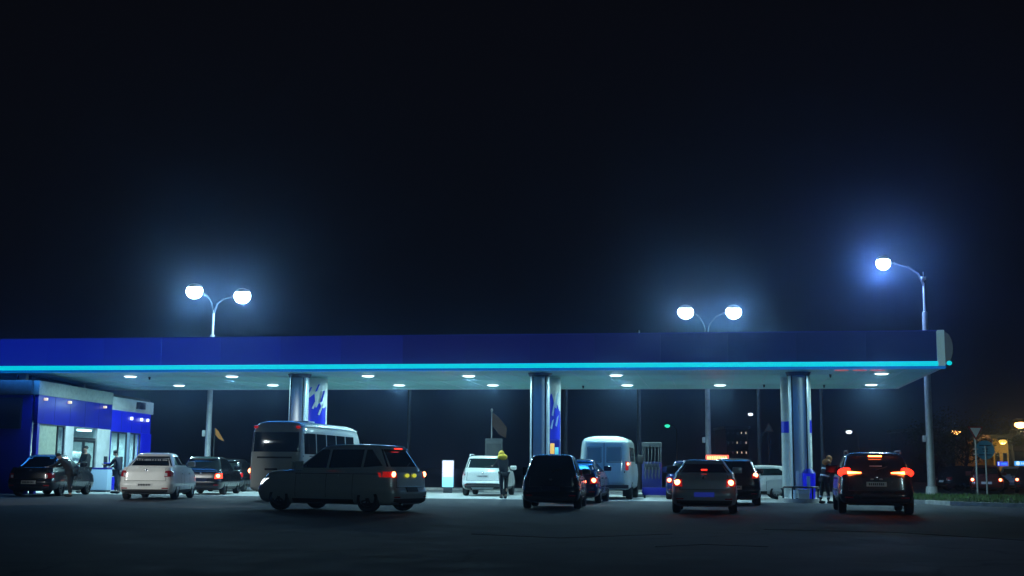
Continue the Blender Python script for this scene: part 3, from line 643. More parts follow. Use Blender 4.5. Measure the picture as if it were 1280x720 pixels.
# ------------------------------------------------------------------ vehicles
def lerp_tab(tab, z):
    if z <= tab[0][0]: return tab[0][1:]
    for a, b in zip(tab, tab[1:]):
        if z <= b[0]:
            t = (z - a[0]) / (b[0] - a[0]); return tuple(p + (q - p) * t for p, q in zip(a[1:], b[1:]))
    return tab[-1][1:]
class Shell:
    """stacked rounded outlines: table rows (z, y_rear, y_front, half width)"""
    def __init__(s, tab, n, defo=None): s.tab = tab; s.n = n; s.defo = defo or (lambda y, z: z)
    def row(s, z): return lerp_tab(s.tab, z)
    def yrear(s, x, z):
        yr, yf, hw = s.row(z); c = (yr + yf) / 2; h = (yf - yr) / 2
        return c - h * max(0, 1 - min(1, abs(x) / hw) ** s.n) ** (1 / s.n)
    def yfront(s, x, z):
        yr, yf, hw = s.row(z); c = (yr + yf) / 2; h = (yf - yr) / 2
        return c + h * max(0, 1 - min(1, abs(x) / hw) ** s.n) ** (1 / s.n)
    def xside(s, y, z):
        yr, yf, hw = s.row(z); c = (yr + yf) / 2; h = (yf - yr) / 2
        return hw * max(0, 1 - min(1, abs(y - c) / h) ** s.n) ** (1 / s.n)
    def mesh(s, bm, seg=96, sub=1):
        rings = []; zs = []
        for a, b in zip(s.tab, s.tab[1:]):
            k = max(1, int(math.ceil((b[0] - a[0]) / .07)))
            zs += [a[0] + (b[0] - a[0]) * i / k for i in range(k)]
        zs.append(s.tab[-1][0])
        for z in zs:
            yr, yf, hw = s.row(z); c = (yr + yf) / 2; h = (yf - yr) / 2; r = []
            for i in range(seg):
                # even spacing along a superellipse through angle remap
                a = 2 * PI * i / seg
                ca, sa = math.cos(a), math.sin(a); d = (abs(ca) ** s.n + abs(sa) ** s.n) ** (1 / s.n)
                x, y = hw * ca / d, c + h * sa / d
                r.append(bm.verts.new((x, y, s.defo(y, z))))
            rings.append(r)
        for i in range(len(rings) - 1):
            for k in range(seg): bm.faces.new((rings[i][k], rings[i][(k + 1) % seg], rings[i + 1][(k + 1) % seg], rings[i + 1][k]))
        bm.faces.new(rings[0][::-1]); bm.faces.new(rings[-1])
    def patch(s, name, face, q, m, parent, off=.008, nu=8, nv=6, smooth=True, thick=.012):
        """face: 'rear','front','left','right'; q: 4 corners (u,z) counter-clockwise from bottom-start; u = x for rear/front, y for sides"""
        bm = bmesh.new(); G = []
        for j in range(nv + 1):
            row = []
            for i in range(nu + 1):
                a, b = i / nu, j / nv
                u = (q[0][0] * (1 - a) + q[1][0] * a) * (1 - b) + (q[3][0] * (1 - a) + q[2][0] * a) * b
                z = (q[0][1] * (1 - a) + q[1][1] * a) * (1 - b) + (q[3][1] * (1 - a) + q[2][1] * a) * b
                if face == 'rear': P_ = lambda o_: Vector((u, s.yrear(u, z) - o_, s.defo(s.yrear(u, z), z)))
                elif face == 'front': P_ = lambda o_: Vector((u, s.yfront(u, z) + o_, s.defo(s.yfront(u, z), z)))
                elif face == 'right': P_ = lambda o_: Vector((s.xside(u, z) + o_, u, s.defo(u, z)))
                else: P_ = lambda o_: Vector((-s.xside(u, z) - o_, u, s.defo(u, z)))
                row.append((bm.verts.new(P_(off)), bm.verts.new(P_(off - thick))))
            G.append(row)
        for j in range(nv):
            for i in range(nu):
                bm.faces.new([G[j][i][0], G[j][i + 1][0], G[j + 1][i + 1][0], G[j + 1][i][0]])
                bm.faces.new([G[j][i][1], G[j + 1][i][1], G[j + 1][i + 1][1], G[j][i + 1][1]])
        for i in range(nu):
            bm.faces.new([G[0][i][0], G[0][i][1], G[0][i + 1][1], G[0][i + 1][0]]); bm.faces.new([G[nv][i][0], G[nv][i + 1][0], G[nv][i + 1][1], G[nv][i][1]])
        for j in range(nv):
            bm.faces.new([G[j][0][0], G[j + 1][0][0], G[j + 1][0][1], G[j][0][1]]); bm.faces.new([G[j][nu][0], G[j][nu][1], G[j + 1][nu][1], G[j + 1][nu][0]])
        bmesh.ops.recalc_face_normals(bm, faces=bm.faces)
        return link(name, bm, m, parent, smooth, 40)

def cut_arches(o, axles, R, W):
    for y in axles:
        bm = bmesh.new(); bmesh.ops.create_cone(bm, cap_ends=True, segments=40, radius1=R, radius2=R, depth=W + .6, matrix=Matrix.Translation((0, y, R - .04)) @ Matrix.Rotation(PI / 2, 4, 'Y'))
        me = bpy.data.meshes.new('cutter'); bm.to_mesh(me); bm.free(); c = bpy.data.objects.new('cutter', me); C.objects.link(c)
        md = o.modifiers.new('b', 'BOOLEAN'); md.object = c; md.operation = 'DIFFERENCE'; md.solver = 'EXACT'
        bpy.context.view_layer.update()
        nm = bpy.data.meshes.new_from_object(o.evaluated_get(bpy.context.evaluated_depsgraph_get()))
        o.modifiers.clear(); o.data = nm; bpy.data.objects.remove(c)
    for p in o.data.polygons: p.use_smooth = True
    o.data.set_sharp_from_angle(angle=math.radians(35))

wheel_cache = {}
def wheel(parent, x, y, R, Wd, rimm, side):
    key = (round(R, 3), rimm)
    if key not in wheel_cache:
        bm = bmesh.new(); prof = [(R * .66, Wd / 2), (R * .90, Wd / 2), (R * .985, Wd * .36), (R, Wd * .2), (R, -Wd * .2), (R * .985, -Wd * .36), (R * .90, -Wd / 2), (R * .66, -Wd / 2)]
        seg = 32; rr = [[bm.verts.new((px_, r_ * math.cos(2 * PI * k / seg), r_ * math.sin(2 * PI * k / seg))) for (r_, px_) in prof] for k in range(seg)]
        for k in range(seg):
            a, b = rr[k], rr[(k + 1) % seg]
            for i in range(len(prof) - 1): bm.faces.new((a[i], a[i + 1], b[i + 1], b[i]))
        bmesh.ops.recalc_face_normals(bm, faces=bm.faces); t = link('wheel', bm, M['rubber'], None, True, 40)
        bm = bmesh.new()
        rim = [bm.verts.new((Wd * .30, R * .67 * math.cos(2 * PI * k / seg), R * .67 * math.sin(2 * PI * k / seg))) for k in range(seg)]
        rim2 = [bm.verts.new((Wd * .42, R * .60 * math.cos(2 * PI * k / seg), R * .60 * math.sin(2 * PI * k / seg))) for k in range(seg)]
        rim3 = [bm.verts.new((Wd * .16, R * .56 * math.cos(2 * PI * k / seg), R * .56 * math.sin(2 * PI * k / seg))) for k in range(seg)]
        for k in range(seg):
            j = (k + 1) % seg; bm.faces.new((rim[k], rim[j], rim2[j], rim2[k])); bm.faces.new((rim2[k], rim2[j], rim3[j], rim3[k]))
        for k in range(7):
            a = 2 * PI * k / 7
            c0, s0 = math.cos(a), math.sin(a)
            vs = [bm.verts.new((Wd * xx, r_ * c0 - t_ * s0, r_ * s0 + t_ * c0)) for (xx, r_, t_) in ((.40, R * .10, -.03), (.36, R * .58, -.022), (.36, R * .58, .022), (.40, R * .10, .03))]
            bm.faces.new(vs)
        bmesh.ops.create_cone(bm, cap_ends=True, segments=16, radius1=R * .16, radius2=R * .16, depth=.02, matrix=Matrix.Translation((Wd * .40, 0, 0)) @ Matrix.Rotation(PI / 2, 4, 'Y'))
        r = link('rim', bm, M[rimm], t, False)
        bm = bmesh.new(); bmesh.ops.create_cone(bm, cap_ends=True, segments=24, radius1=R * .6, radius2=R * .6, depth=.02, matrix=Matrix.Translation((Wd * .10, 0, 0)) @ Matrix.Rotation(PI / 2, 4, 'Y'))
        d = link('brake_disc', bm, M['darkm'], t, False)
        wheel_cache[key] = (t, r, d); first = True
    else: first = False
    t0, r0_, d0 = wheel_cache[key]
    if first: t = t0
    else:
        t = t0.copy(); C.objects.link(t)
        for q in (r0_, d0): c = q.copy(); C.objects.link(c); c.parent = t
    t.parent = parent; t.location = (x, y, R); t.rotation_euler = (random.uniform(0, 2) if True else 0, 0, 0 if side > 0 else PI)
    return t

def place_vehicle(name, label, cat, px, gy, slope, group, zref=.8, dz=0):
    g = ground(px, gy); Yr = g.y
    return thing(name, label, cat, (X_at(px, Yr, zref), Yr, 0.006), -math.atan(slope), group), Yr

CARS = 'cars on the station forecourt'
def car(name, label, px, gy, slope, style='sedan', L=4.35, W=1.72, H=1.47, color='white', rimm='rim', tail=('on', None), brake=False, third=False,
        platem='plate', head=False, belt=.93, rails=False, R=.31, tailz=None, tw=.17, tlh=.10, lamp_pow=0, group=CARS, cat='car', detail=True, tail_left=True, cladding=False, narrow=1.0):
    """origin at the middle of the rear bumper, local y = driving direction"""
    t, Yr = place_vehicle(name, label, cat, px, gy, slope, group)
    hw = W / 2; body = P[color]
    zc = .20 if style != 'suv' else .26
    deck = belt + (.10 if style == 'sedan' else .02)
    low = [(zc, .16, L - .22, hw * .86), (zc + .06, .05, L - .10, hw * .94), (zc + .14, .02, L - .04, hw * .975), (.50, 0.0, L, hw), (.58, .025, L - .02, hw * 1.0),
           (.62, .055, L - .04, hw * .995), (.78, .075, L - .12, hw * .985), (belt - .04, .10, L - .30, hw * .955), (belt, .13, L - .42, hw * .93), (deck - .01, .17, L - .50, hw * .89), (deck, .24, L - .62, hw * .82)]
    if style == 'sedan': cowl = L - 1.42
    else: cowl = L - 1.30
    def defo(y, z):
        if y > cowl and z > .45:
            u = (y - cowl) / (L - cowl); return .45 + (z - .45) * (1 - .15 * u ** 1.4)
        if style == 'sedan' and y < .9 and z > .8: return z + .0 * y
        return z
    lo = Shell(low, 10, defo)
    bm = bmesh.new(); lo.mesh(bm); bmesh.ops.recalc_face_normals(bm, faces=bm.faces)
    ob = link('body', bm, body, t); ax = (R + .42 if style == 'sedan' else R + .36, L - R - .48)
    if style == 'sedan': ax = (.98, L - .82)
    else: ax = (.80, L - .84)
    cut_arches(ob, ax, R + .065, W)
    box('underbody', -hw + .26, .35, zc - .02, hw - .26, L - .4, belt - .2, M['plastic'], t, 0)
    # cabin
    r0y, r1y = {'sedan': (.62, 1.18), 'hatch': (.16, .48), 'suv': (.17, .52), 'wagon': (.18, .62)}[style]
    f0y, f1y = cowl + .08, cowl - .72
    zb = deck - .05
    nar = {'suv': .75, 'sedan': .66}.get(style, .70)
    nar *= narrow
    cab = [(zb, r0y - .03, f0y + .04, hw * .93), (deck + .02, r0y, f0y, hw * .92), (H - .15, r0y + (r1y - r0y) * .80, f1y + (f0y - f1y) * .18, hw * (nar + .035)), (H - .09, r1y - .06, f1y + .06, hw * nar), (H - .04, r1y + .04, f1y - .06, hw * (nar - .05)),
           (H - .012, r1y + .22, f1y - .25, hw * (nar - .16)), (H, r1y + .55, f1y - .55, hw * (nar - .34))]
    cs = Shell(cab, 6 if style == 'sedan' else 7)
    bm = bmesh.new(); cs.mesh(bm, 72); bmesh.ops.recalc_face_normals(bm, faces=bm.faces); link('cabin', bm, body, t, True, 50)
    G = M['glass_dark']; z0, z1 = deck + .05, H - .135
    zr = deck + (.04 if style == 'sedan' else .09)
    wb, wt = hw * .79, hw * (nar - .07)
    rw = cs.patch('rear_window', 'rear', [(-wb, zr), (wb, zr), (wt, z1 + .01), (-wt, z1 + .01)], G, t, .006, 12, 6)
    cs.patch('windscreen', 'front', [(-wb, z0), (wb, z0), (wt, z1), (-wt, z1)], G, t, .006, 12, 6)
    yb0, yb1 = r0y + (.34 if style == 'sedan' else .20), f0y - .22
    yt0, yt1 = r1y + (.24 if style == 'sedan' else .22 if style != 'wagon' else .12), f1y - .02
    midb = (yb0 + yb1) / 2 + .08; midt = midb
    for sd in ('left', 'right'):
        qb = yb0 + (.52 if style in ('wagon', 'suv') else .0)
        zs0 = z0 - .0
        if style in ('wagon', 'suv'):
            cs.patch('side_window', sd, [(yb0 + .06, zs0 + .06), (yb0 + .60, zs0 + .02), (yb0 + .60, z1), (min(yt0 + .10, yb0 + .45), z1)], G, t, .006)
            q0 = yb0 + .68; q0t = q0
        else: q0, q0t = yb0, yt0
        m_ = (q0 + yb1) / 2 + .06
        cs.patch('side_window', sd, [(q0, zs0 + .02), (m_ - .04, zs0), (m_ - .04, z1), (max(q0t, q0 if style != 'sedan' and style != 'hatch' else yt0), z1)], G, t, .006)
        cs.patch('side_window', sd, [(m_ + .04, zs0), (yb1, zs0), (yt1, z1), (m_ + .04, z1)], G, t, .006)
        s = -1 if sd == 'left' else 1
        # door lines, handles, mirrors
        if detail:
            for yy in (m_, yb1 + .06, max(ax[0] + R + .12, q0 - .1)):
                lo.patch('door_gap', sd, [(yy - .006, zc + .16), (yy + .006, zc + .16), (yy + .006, belt - .01), (yy - .006, belt - .01)], M['plastic'], t, .002, 1, 8, True, .006)
            for yy in (m_ - .22, yb1 - .5 if False else m_ + .95):
                lo.patch('door_handle', sd, [(yy - .17, belt - .14), (yy, belt - .14), (yy, belt - .10), (yy - .17, belt - .10)], body, t, .035, 3, 1, True, .03)
        bm = bmesh.new(); add_box(bm, s * (hw * .90), yb1 - .10, deck + .02, s * (hw + .17), yb1 + .04, deck + .19, .03); link('mirror', bm, body, t, True)
        lo.patch('sill', sd, [(ax[0] + R + .10, zc + .01), (ax[1] - R - .10, zc + .01), (ax[1] - R - .10, zc + .12), (ax[0] + R + .10, zc + .12)], M['plastic'], t, .012, 10, 2, True, .03)
        # head lamps
        lo.patch('headlight', 'front', [(s * hw * .50, .66), (s * hw * .93, .70), (s * hw * .95, .86), (s * hw * .55, .80)], M['head_on'] if head else M['lamp_clear'], t, .012, 8, 4)
    # rear lamps
    tz = tailz or (belt - .20)
    tm = {'on': ('tail_on', 'tail_core'), 'brake': ('brake_on', 'brake_core'), 'off': ('lamp_red_off', 'lamp_clear'), 'amber': ('amber_on', 'tail_core')}
    for s, st in ((-1, tail[0]), (1, tail[1] or tail[0])):
        if st == 'none': st = 'off'
        m1, m2 = tm[st]
        x1, x0 = hw * .955, hw * .955 - tw * 1.5
        q = [(s * x0, tz - tlh), (s * x1, tz - tlh * .8), (s * x1 * .985, tz + tlh), (s * x0 * 1.02, tz + tlh * .9)]
        if st == 'brake': tl = ellip('taillight', (s * (xc0 := hw * .74), lo.yrear(hw * .74, tz) + .02, tz), (.26, .12, .135), M['brake_on'], t)
        else: tl = lo.patch('taillight', 'rear', q, M[m1 if st == 'off' or st == 'brake' else 'tail_on'] if st != 'on' else M['tail_glow'], t, .014, 10, 5, True, .03)
        xc = hw * .80
        if st == 'off': lo.patch('reversing_lamp', 'rear', [(s * (x0 + .01), tz - tlh * .7), (s * (x0 + tw * .55), tz - tlh * .7), (s * (x0 + tw * .55), tz + tlh * .2), (s * (x0 + .01), tz + tlh * .2)], M['lamp_clear'], tl, .022, 4, 3)
        elif st == 'brake':
            bm = bmesh.new(); add_ellip(bm, (s * (xc - .03), lo.yrear(xc - .03, tz) - .06, tz), (.14, .06, .055)); link('bulb', bm, M[m2], tl, True, 80)
            lo.patch('light_bar', 'rear', [(s * (xc - .40), tz - .010), (s * (xc - .05), tz - .035), (s * (xc - .05), tz + .035), (s * (xc - .40), tz + .010)], M['brake_core'], tl, .13, 6, 2, True, .02)
        else:
            bm = bmesh.new(); add_ellip(bm, (s * xc, lo.yrear(xc, tz) - .015, tz + .01), (.078, .035, .072)); link('bulb', bm, M[m2], tl, True, 80)
        if lamp_pow and st != 'off':
            lamp('taillight_lamp', 'SPOT', (s * xc, lo.yrear(xc, tz) - .10, tz), lamp_pow, (1, .06, .03), t, .05, spot=2.6, blend=.8, dirv=(0, -1, -.1))
    # plate recess, plate, bumper lower, boot gap
    pz = .58 if style in ('hatch', 'suv', 'wagon') else .50
    if style == 'suv': pz = .80
    pm = lo.patch('number_plate', 'rear', [(-.26, pz - .06), (.26, pz - .06), (.26, pz + .06), (-.26, pz + .06)], M[platem], t, .022, 4, 1, True, .02)
    if platem == 'plate' and detail:
        random.seed(int(px))
        xx = -.20
        bm = bmesh.new()
        for k in range(8):
            ww = random.choice((.03, .035)); yy = lo.yrear(0, pz) - .026
            add_box(bm, xx, yy, pz - .032, xx + ww, yy + .004, pz + .03); xx += .052
        # illegible dark characters
        link('plate_mark', bm, M['plastic'], pm)
    lo.patch('lower_bumper', 'rear', [(-hw * .80, zc + .03), (hw * .80, zc + .03), (hw * .84, zc + .15), (-hw * .84, zc + .15)], M['plastic'], t, .012, 16, 3, True, .03)
    zt = deck - .05
    for a, b in (((-hw * .74, .63), (hw * .74, .63)),):
        lo.patch('boot_gap', 'rear', [(a[0], .625), (b[0], .625), (b[0], .637), (a[0], .637)], M['plastic'], t, .002, 16, 1, True, .006)
    for s in (-1, 1):
        a0 = s * hw * .74
        lo.patch('boot_gap', 'rear', [(a0, .637), (a0 + .012, .637), (s * hw * .70 + .012, deck - .03), (s * hw * .70, deck - .03)], M['plastic'], t, .002, 1, 6, True, .006)
        lo.patch('reflector', 'rear', [(s * hw * .62, zc + .17), (s * hw * .84, zc + .17), (s * hw * .84, zc + .205), (s * hw * .62, zc + .205)], M['lamp_red_off'], t, .008, 4, 1, True, .02)
    ellip('badge', (0, lo.yrear(0, deck - .11) - .01, deck - .11), (.045, .012, .05), M['chrome'], t)
    if style != 'sedan':
        o = cs.patch('roof_spoiler', 'rear', [(-hw * .66, H - .125), (hw * .66, H - .125), (hw * .60, H - .05), (-hw * .60, H - .05)], body, t, .07, 10, 2, True, .12)
        tube('wiper', [(0, cs.yrear(0, zr) - .03, zr + .0), (.30, cs.yrear(.3, zr + .12) - .025, zr + .10)], .012, M['plastic'], t, 6)
    if third:
        yy = cs.yrear(0, H - .12) - (.075 if style != 'sedan' else .012)
        zz = H - .11 if style != 'sedan' else z0 + .06
        if style == 'sedan': yy = cs.yrear(0, zz) - .02
        w3 = .17 if style != 'sedan' else .08
        box('brake_light', -w3, yy - .012, zz - .014, w3, yy, zz + .014, M['brake_on'] if not brake else M['brake_core'], t, .004)
    if rails:
        for s in (-1, 1): tube('roof_rail', [(s * hw * .70, r1y + .15, H - .03), (s * hw * .70, r1y + .3, H + .045), (s * hw * .70, f1y - .4, H + .045), (s * hw * .70, f1y - .2, H - .03)], .02, M['galv'], t, 8)
    if cladding:
        lo.patch('bumper_insert', 'rear', [(-hw * .88, .42), (hw * .88, .42), (hw * .72, .52), (-hw * .72, .52)], M['plastic'], t, .012, 16, 2, True, .02)
        lo.patch('skid_plate', 'rear', [(-hw * .45, zc + .02), (hw * .45, zc + .02), (hw * .52, zc + .09), (-hw * .52, zc + .09)], M['trim'], t, .02, 8, 2, True, .03)
    tube('exhaust', [(-hw * .5, .22, zc), (-hw * .5, .02, zc + .01)], .032, M['chrome'], t, 10)
    for y in ax:
        for s in (-1, 1): wheel(t, s * (hw - .115), y, R, .21, rimm, s)
    if head:
        for s in (-1, 1):
            lamp('headlight_lamp', 'SPOT', (s * hw * .72, L - .02, .70), head, (0.85, 0.93, 1.0), t, .06, spot=1.0, blend=.8, dirv=(0, 1, -.06))
    return t, lo, cs
M['tail_glow'] = mat('tail_glow', (0.45, 0.01, 0.015), 0.15, emit=(1.0, 0.02, 0.012), es=0.28, coat=.5)

# dark car by the shop
t, lo, cs = car('parked_car', 'very dark sedan at the shop with a black-clad figure leaning over it', 36, 620.8, .03, 'sedan', 4.4, 1.72, 1.50, 'dark', 'rim_dark', ('off', 'off'))
# white sedan
t, lo, cs = car('parked_car', 'clean white sedan with a lettered rear window, beside the grey minibus', 181, 625.5, -.055, 'sedan', 4.4, 1.80, 1.56, 'white', 'rim', ('off', 'off'), R=.32, tailz=.86, tw=.16, tlh=.11, belt=.98)
M['sticker']
zz = 1.30
bm = bmesh.new(); random.seed(3); xx = -.50
while xx < .48:                       # worn sticker letters, not legible
    ww = random.uniform(.03, .05); yy = cs.yrear(xx, zz) - .016
    add_box(bm, xx, yy, zz - .035, xx + ww, yy + .004, zz + .03); xx += ww + random.choice((.02, .02, .05))
link('window_sticker', bm, M['sticker'], t)
bm = bmesh.new(); add_box(bm, -.56, cs.yrear(0, 1.375) - .018, 1.36, .56, cs.yrear(0, 1.375) - .012, 1.372); link('window_sticker', bm, M['sticker'], t)
# black car between sedan and bus
t, lo, cs = car('parked_car', 'black hatchback with an orange tail lamp between the white sedan and the bus', 250, 619, .0, 'hatch', 4.0, 1.72, 1.50, 'black', 'rim_dark', ('on', 'amber'), R=.30, platem='dark_box')
t, lo, cs = car('parked_car', 'dark car with one small red lamp deep between the white sedan and the bus', 279, 615, .02, 'hatch', 4.0, 1.7, 1.46, 'dark', 'rim_dark', ('off', 'on'), detail=False)
# estate car crossing in front
t, lo, cs = car('estate_car', 'grey estate car turning across in front of the bus', 500, 636.5, 0, 'wagon', 4.45, 1.80, 1.72, 'grey', 'rim_dark', ('on', 'on'), False, True, head=260, R=.34, platem='plastic', tailz=.95, belt=1.04, tlh=.08, tw=.16)
ESTATE = t
for s in (-1, 1): ellip('plate_lamp', (s * .17, lo.yrear(0, .93) - .03, .93), (.09, .03, .05), M['plate_yellow'], t)
gg = ground(500, 636.5); hx = math.radians(62)      # heading: turned anticlockwise from straight ahead
t.rotation_euler = (0, 0, hx)
t.location = (X_at(517, 32.4, .9), 32.2, .006)
for sd in ('left', 'right'): lo.patch('belt_trim', sd, [(.5, .955), (3.1, .955), (3.1, .972), (.5, .972)], M['chrome'], t, .006, 14, 1)
# white suv at the pump
t, lo, cs = car('parked_suv', 'small white suv at the pump with the yellow-hooded attendant', 603, 620.5, .12, 'suv', 4.25, 1.80, 1.64, 'white', 'rim_dark', ('off', 'off'), rails=True, R=.34, tailz=.96, tw=.09, tlh=.13, belt=1.03, cladding=True)
# black hatch
t, lo, cs = car('hatchback_car', 'black unlit hatchback seen from behind in front of the steel column', 688, 637, .115, 'hatch', 3.95, 1.68, 1.55, 'black', 'rim_dark', ('off', 'off'), R=.31, platem='dark_box', tailz=1.0, tlh=.12, tw=.09)
# dark sedan between hatch and van
t, lo, cs = car('parked_car', 'dark blue-roofed car with one red tail lamp between the black hatchback and the van', 716, 629.5, .175, 'sedan', 4.3, 1.72, 1.47, 'blue', 'rim', ('on', 'on'), R=.31, belt=.95, lamp_pow=3)
# silver sedan
t, lo, cs = car('sedan_car', 'dark silver sedan with blue-lit number plate and round red tail lamps', 880, 643, .165, 'sedan', 4.35, 1.72, 1.42, 'silver', 'rim_dark', ('on', 'on'), False, True, 'plate_blue', R=.30, tailz=.80, lamp_pow=3)
# behind it
t, lo, cs = car('crossover_car', 'dark crossover with one bright red tail lamp beside the low white car', 917, 632.5, .165, 'hatch', 4.25, 1.76, 1.52, 'dark', 'rim_dark', ('on', 'on'), R=.33, belt=.98, tailz=.97, lamp_pow=3)
t, lo, cs = car('parked_car', 'blue car mostly hidden behind the silver sedan, one lamp showing', 860, 625.5, .165, 'sedan', 4.3, 1.74, 1.50, 'blue', 'rim_dark', ('on', 'on'), R=.31)
t, lo, cs = car('taxi_car', 'dark car carrying a glowing red display board on its roof', 897, 621.3, .165, 'sedan', 4.3, 1.72, 1.46, 'dark', 'rim_dark', ('off', 'off'), R=.31, detail=False)
bd = thing('roof_display', 'glowing red lit display board fixed on the roof of a hidden dark car', 'display board', t.matrix_basis @ Vector((0, 1.9, 1.47)), t.rotation_euler.z)
box('board', -.50, -.06, .05, .50, .06, .32, M['led_board'], bd, .015)
bm = bmesh.new(); xx = -.44; random.seed(5)
while xx < .40: ww = random.uniform(.04, .08); add_box(bm, xx, -.068, .10, xx + ww, -.063, .26); xx += ww + .03
link('lit_characters', bm, M['led_text'], bd)
for s in (-.35, .35): box('foot', s - .04, -.05, 0, s + .04, .05, .05, M['darkm'], bd, 0)
lamp('board_lamp', 'POINT', (0, -.25, .18), 6, (1, .12, .05), bd, .1)
# low white car
t, lo, cs = car('parked_car', 'low white car standing sideways just before the steel column', 962, 623, .9, 'hatch', 3.9, 1.68, 1.34, 'white', 'rim', ('off', 'off'), R=.29, belt=.86)
t.location = (X_at(994, 50.6), 50.6, .006); t.rotation_euler = (0, 0, math.radians(83))
# big suv
t, lo, cs = car('parked_suv', 'dark suv with blazing red brake lights and pale roof edge', 1096, 644, .215, 'suv', 4.75, 1.96, 1.65, 'dsuv', 'rim_dark', ('brake', 'brake'), True, True, R=.38, belt=1.06, tailz=1.10, tw=.30, tlh=.15, lamp_pow=170, rails=True)
for s in (-1, 1):
    ellip('plate_lamp', (s * .11, lo.yrear(0, .9) - .02, .93), (.05, .02, .02), M['lamp_clear'], t)
box('light_strip', -.16, cs.yrear(0, 1.2) - .02, 1.26, .16, cs.yrear(0, 1.2) - .005, 1.29, M['lamp_clear'], t, .004)

M['van_glass'] = mat('van_rear_glass', (0.30, 0.40, 0.39), 0.25)
# van
t, Yr = place_vehicle('delivery_van', 'pale green-white high van with twin rear doors, red lamp lit', 'van', 755, 625.0, .165, 'vans and buses')
W, L, H = 2.0, 5.4, 2.38; hw = W / 2
tab = [(.38, .10, L - .2, hw * .88), (.46, .03, L - .05, hw * .97), (.9, .0, L, hw), (1.2, .02, L - .35, hw * .995), (1.5, .04, L - .85, hw * .97), (1.95, .08, L - 1.4, hw * .93), (2.15, .11, L - 1.5, hw * .90), (2.27, .20, L - 1.7, hw * .82), (2.33, .4, L - 2.0, hw * .66), (H, .8, L - 2.4, hw * .40)]
vs = Shell(tab, 7); bm = bmesh.new(); vs.mesh(bm); bmesh.ops.recalc_face_normals(bm, faces=bm.faces); ob = link('body', bm, P['van'], t); cut_arches(ob, (1.15, L - 1.0), .42, W)
box('underbody', -hw + .25, .4, .34, hw - .25, L - .4, 1.2, M['plastic'], t, 0)
for s in (-1, 1):
    vs.patch('rear_door', 'rear', [(min(s * .02, s * .76), .62), (max(s * .02, s * .76), .62), (max(s * .02, s * .68), 2.10), (min(s * .02, s * .68), 2.10)], P['van'], t, .020, 8, 10, True, .03)
    o = vs.patch('rear_window', 'rear', [(min(s * .13, s * .64), 1.42), (max(s * .13, s * .64), 1.42), (max(s * .13, s * .60), 1.92), (min(s * .13, s * .60), 1.92)], M['van_glass'] if 'van_glass' in M else P['van'], t, .027, 6, 6, True, .012)
    bm = bmesh.new(); zf = [(s * .11, 1.39), (s * .67, 1.39), (s * .62, 1.95), (s * .11, 1.95)]
    pts = [Vector((a, vs.yrear(a, b) - .030, b)) for a, b in zf]; add_tube(bm, pts + [pts[0]], .012, 6); link('window_seal', bm, M['plastic'], t, True)
    vs.patch('taillight', 'rear', [(min(s * .80, s * .90), 1.10), (max(s * .80, s * .90), 1.10), (max(s * .80, s * .90), 1.42), (min(s * .80, s * .90), 1.42)], M['lamp_red_off'] if s < 0 else M['tail_glow'], t, .02, 4, 5)
    if s > 0: ellip('bulb', (.87, vs.yrear(.87, 1.33) - .03, 1.33), (.06, .03, .05), M['tail_core'], t)
    box('mirror', s * hw * .98 if s > 0 else -hw - .22, L - 1.3, 1.35, hw + .22 if s > 0 else -hw * .98, L - 1.18, 1.70, M['plastic'], t, .03)
    vs.patch('door_hinge', 'rear', [(s * .74, 1.0), (s * .78, 1.0), (s * .78, 1.06), (s * .74, 1.06)], M['plastic'], t, .03, 1, 1)
    for (a, b) in ((.55, 1.45), (1.6, 2.5)):
        vs.patch('side_window', 'left' if s < 0 else 'right', [(a, 1.42), (b, 1.42), (b, 1.95), (a, 1.95)], M['glass_dark'], t, .008)
    vs.patch('cab_window', 'left' if s < 0 else 'right', [(2.9, 1.35), (3.85, 1.35), (3.5, 1.92), (2.9, 1.92)], M['glass_dark'], t, .008)
    vs.patch('headlight', 'front', [(s * .55, .85), (s * .85, .85), (s * .85, 1.05), (s * .55, 1.05)], M['lamp_clear'], t, .01)
vs.patch('windscreen', 'front', [(-.72, 1.3), (.72, 1.3), (.66, 1.92), (-.66, 1.92)], M['glass_dark'], t, .008, 10, 6)
vs.patch('door_gap', 'rear', [(-.010, .64), (.010, .64), (.010, 2.10), (-.010, 2.10)], M['plastic'], t, .025, 1, 8, True, .006)
box('door_handle', .04, -.05, 1.12, .20, -.02, 1.16, M['plastic'], t, .005)
box('rear_bumper', -hw * .92, -.14, .42, hw * .92, .02, .56, M['darkm'], t, .02)
vs.patch('number_plate', 'rear', [(-.55, .68), (-.1, .68), (-.1, .80), (-.55, .80)], M['plate'], t, .03, 3, 1)
box('mud_flap', -hw + .12, .70, .12, -hw + .36, .72, .42, M['rubber'], t, 0); box('mud_flap', hw - .36, .70, .12, hw - .12, .72, .42, M['rubber'], t, 0)
for y in (1.15, L - 1.0):
    for s in (-1, 1): wheel(t, s * (hw - .14), y, .36, .24, 'rim_dark', s)

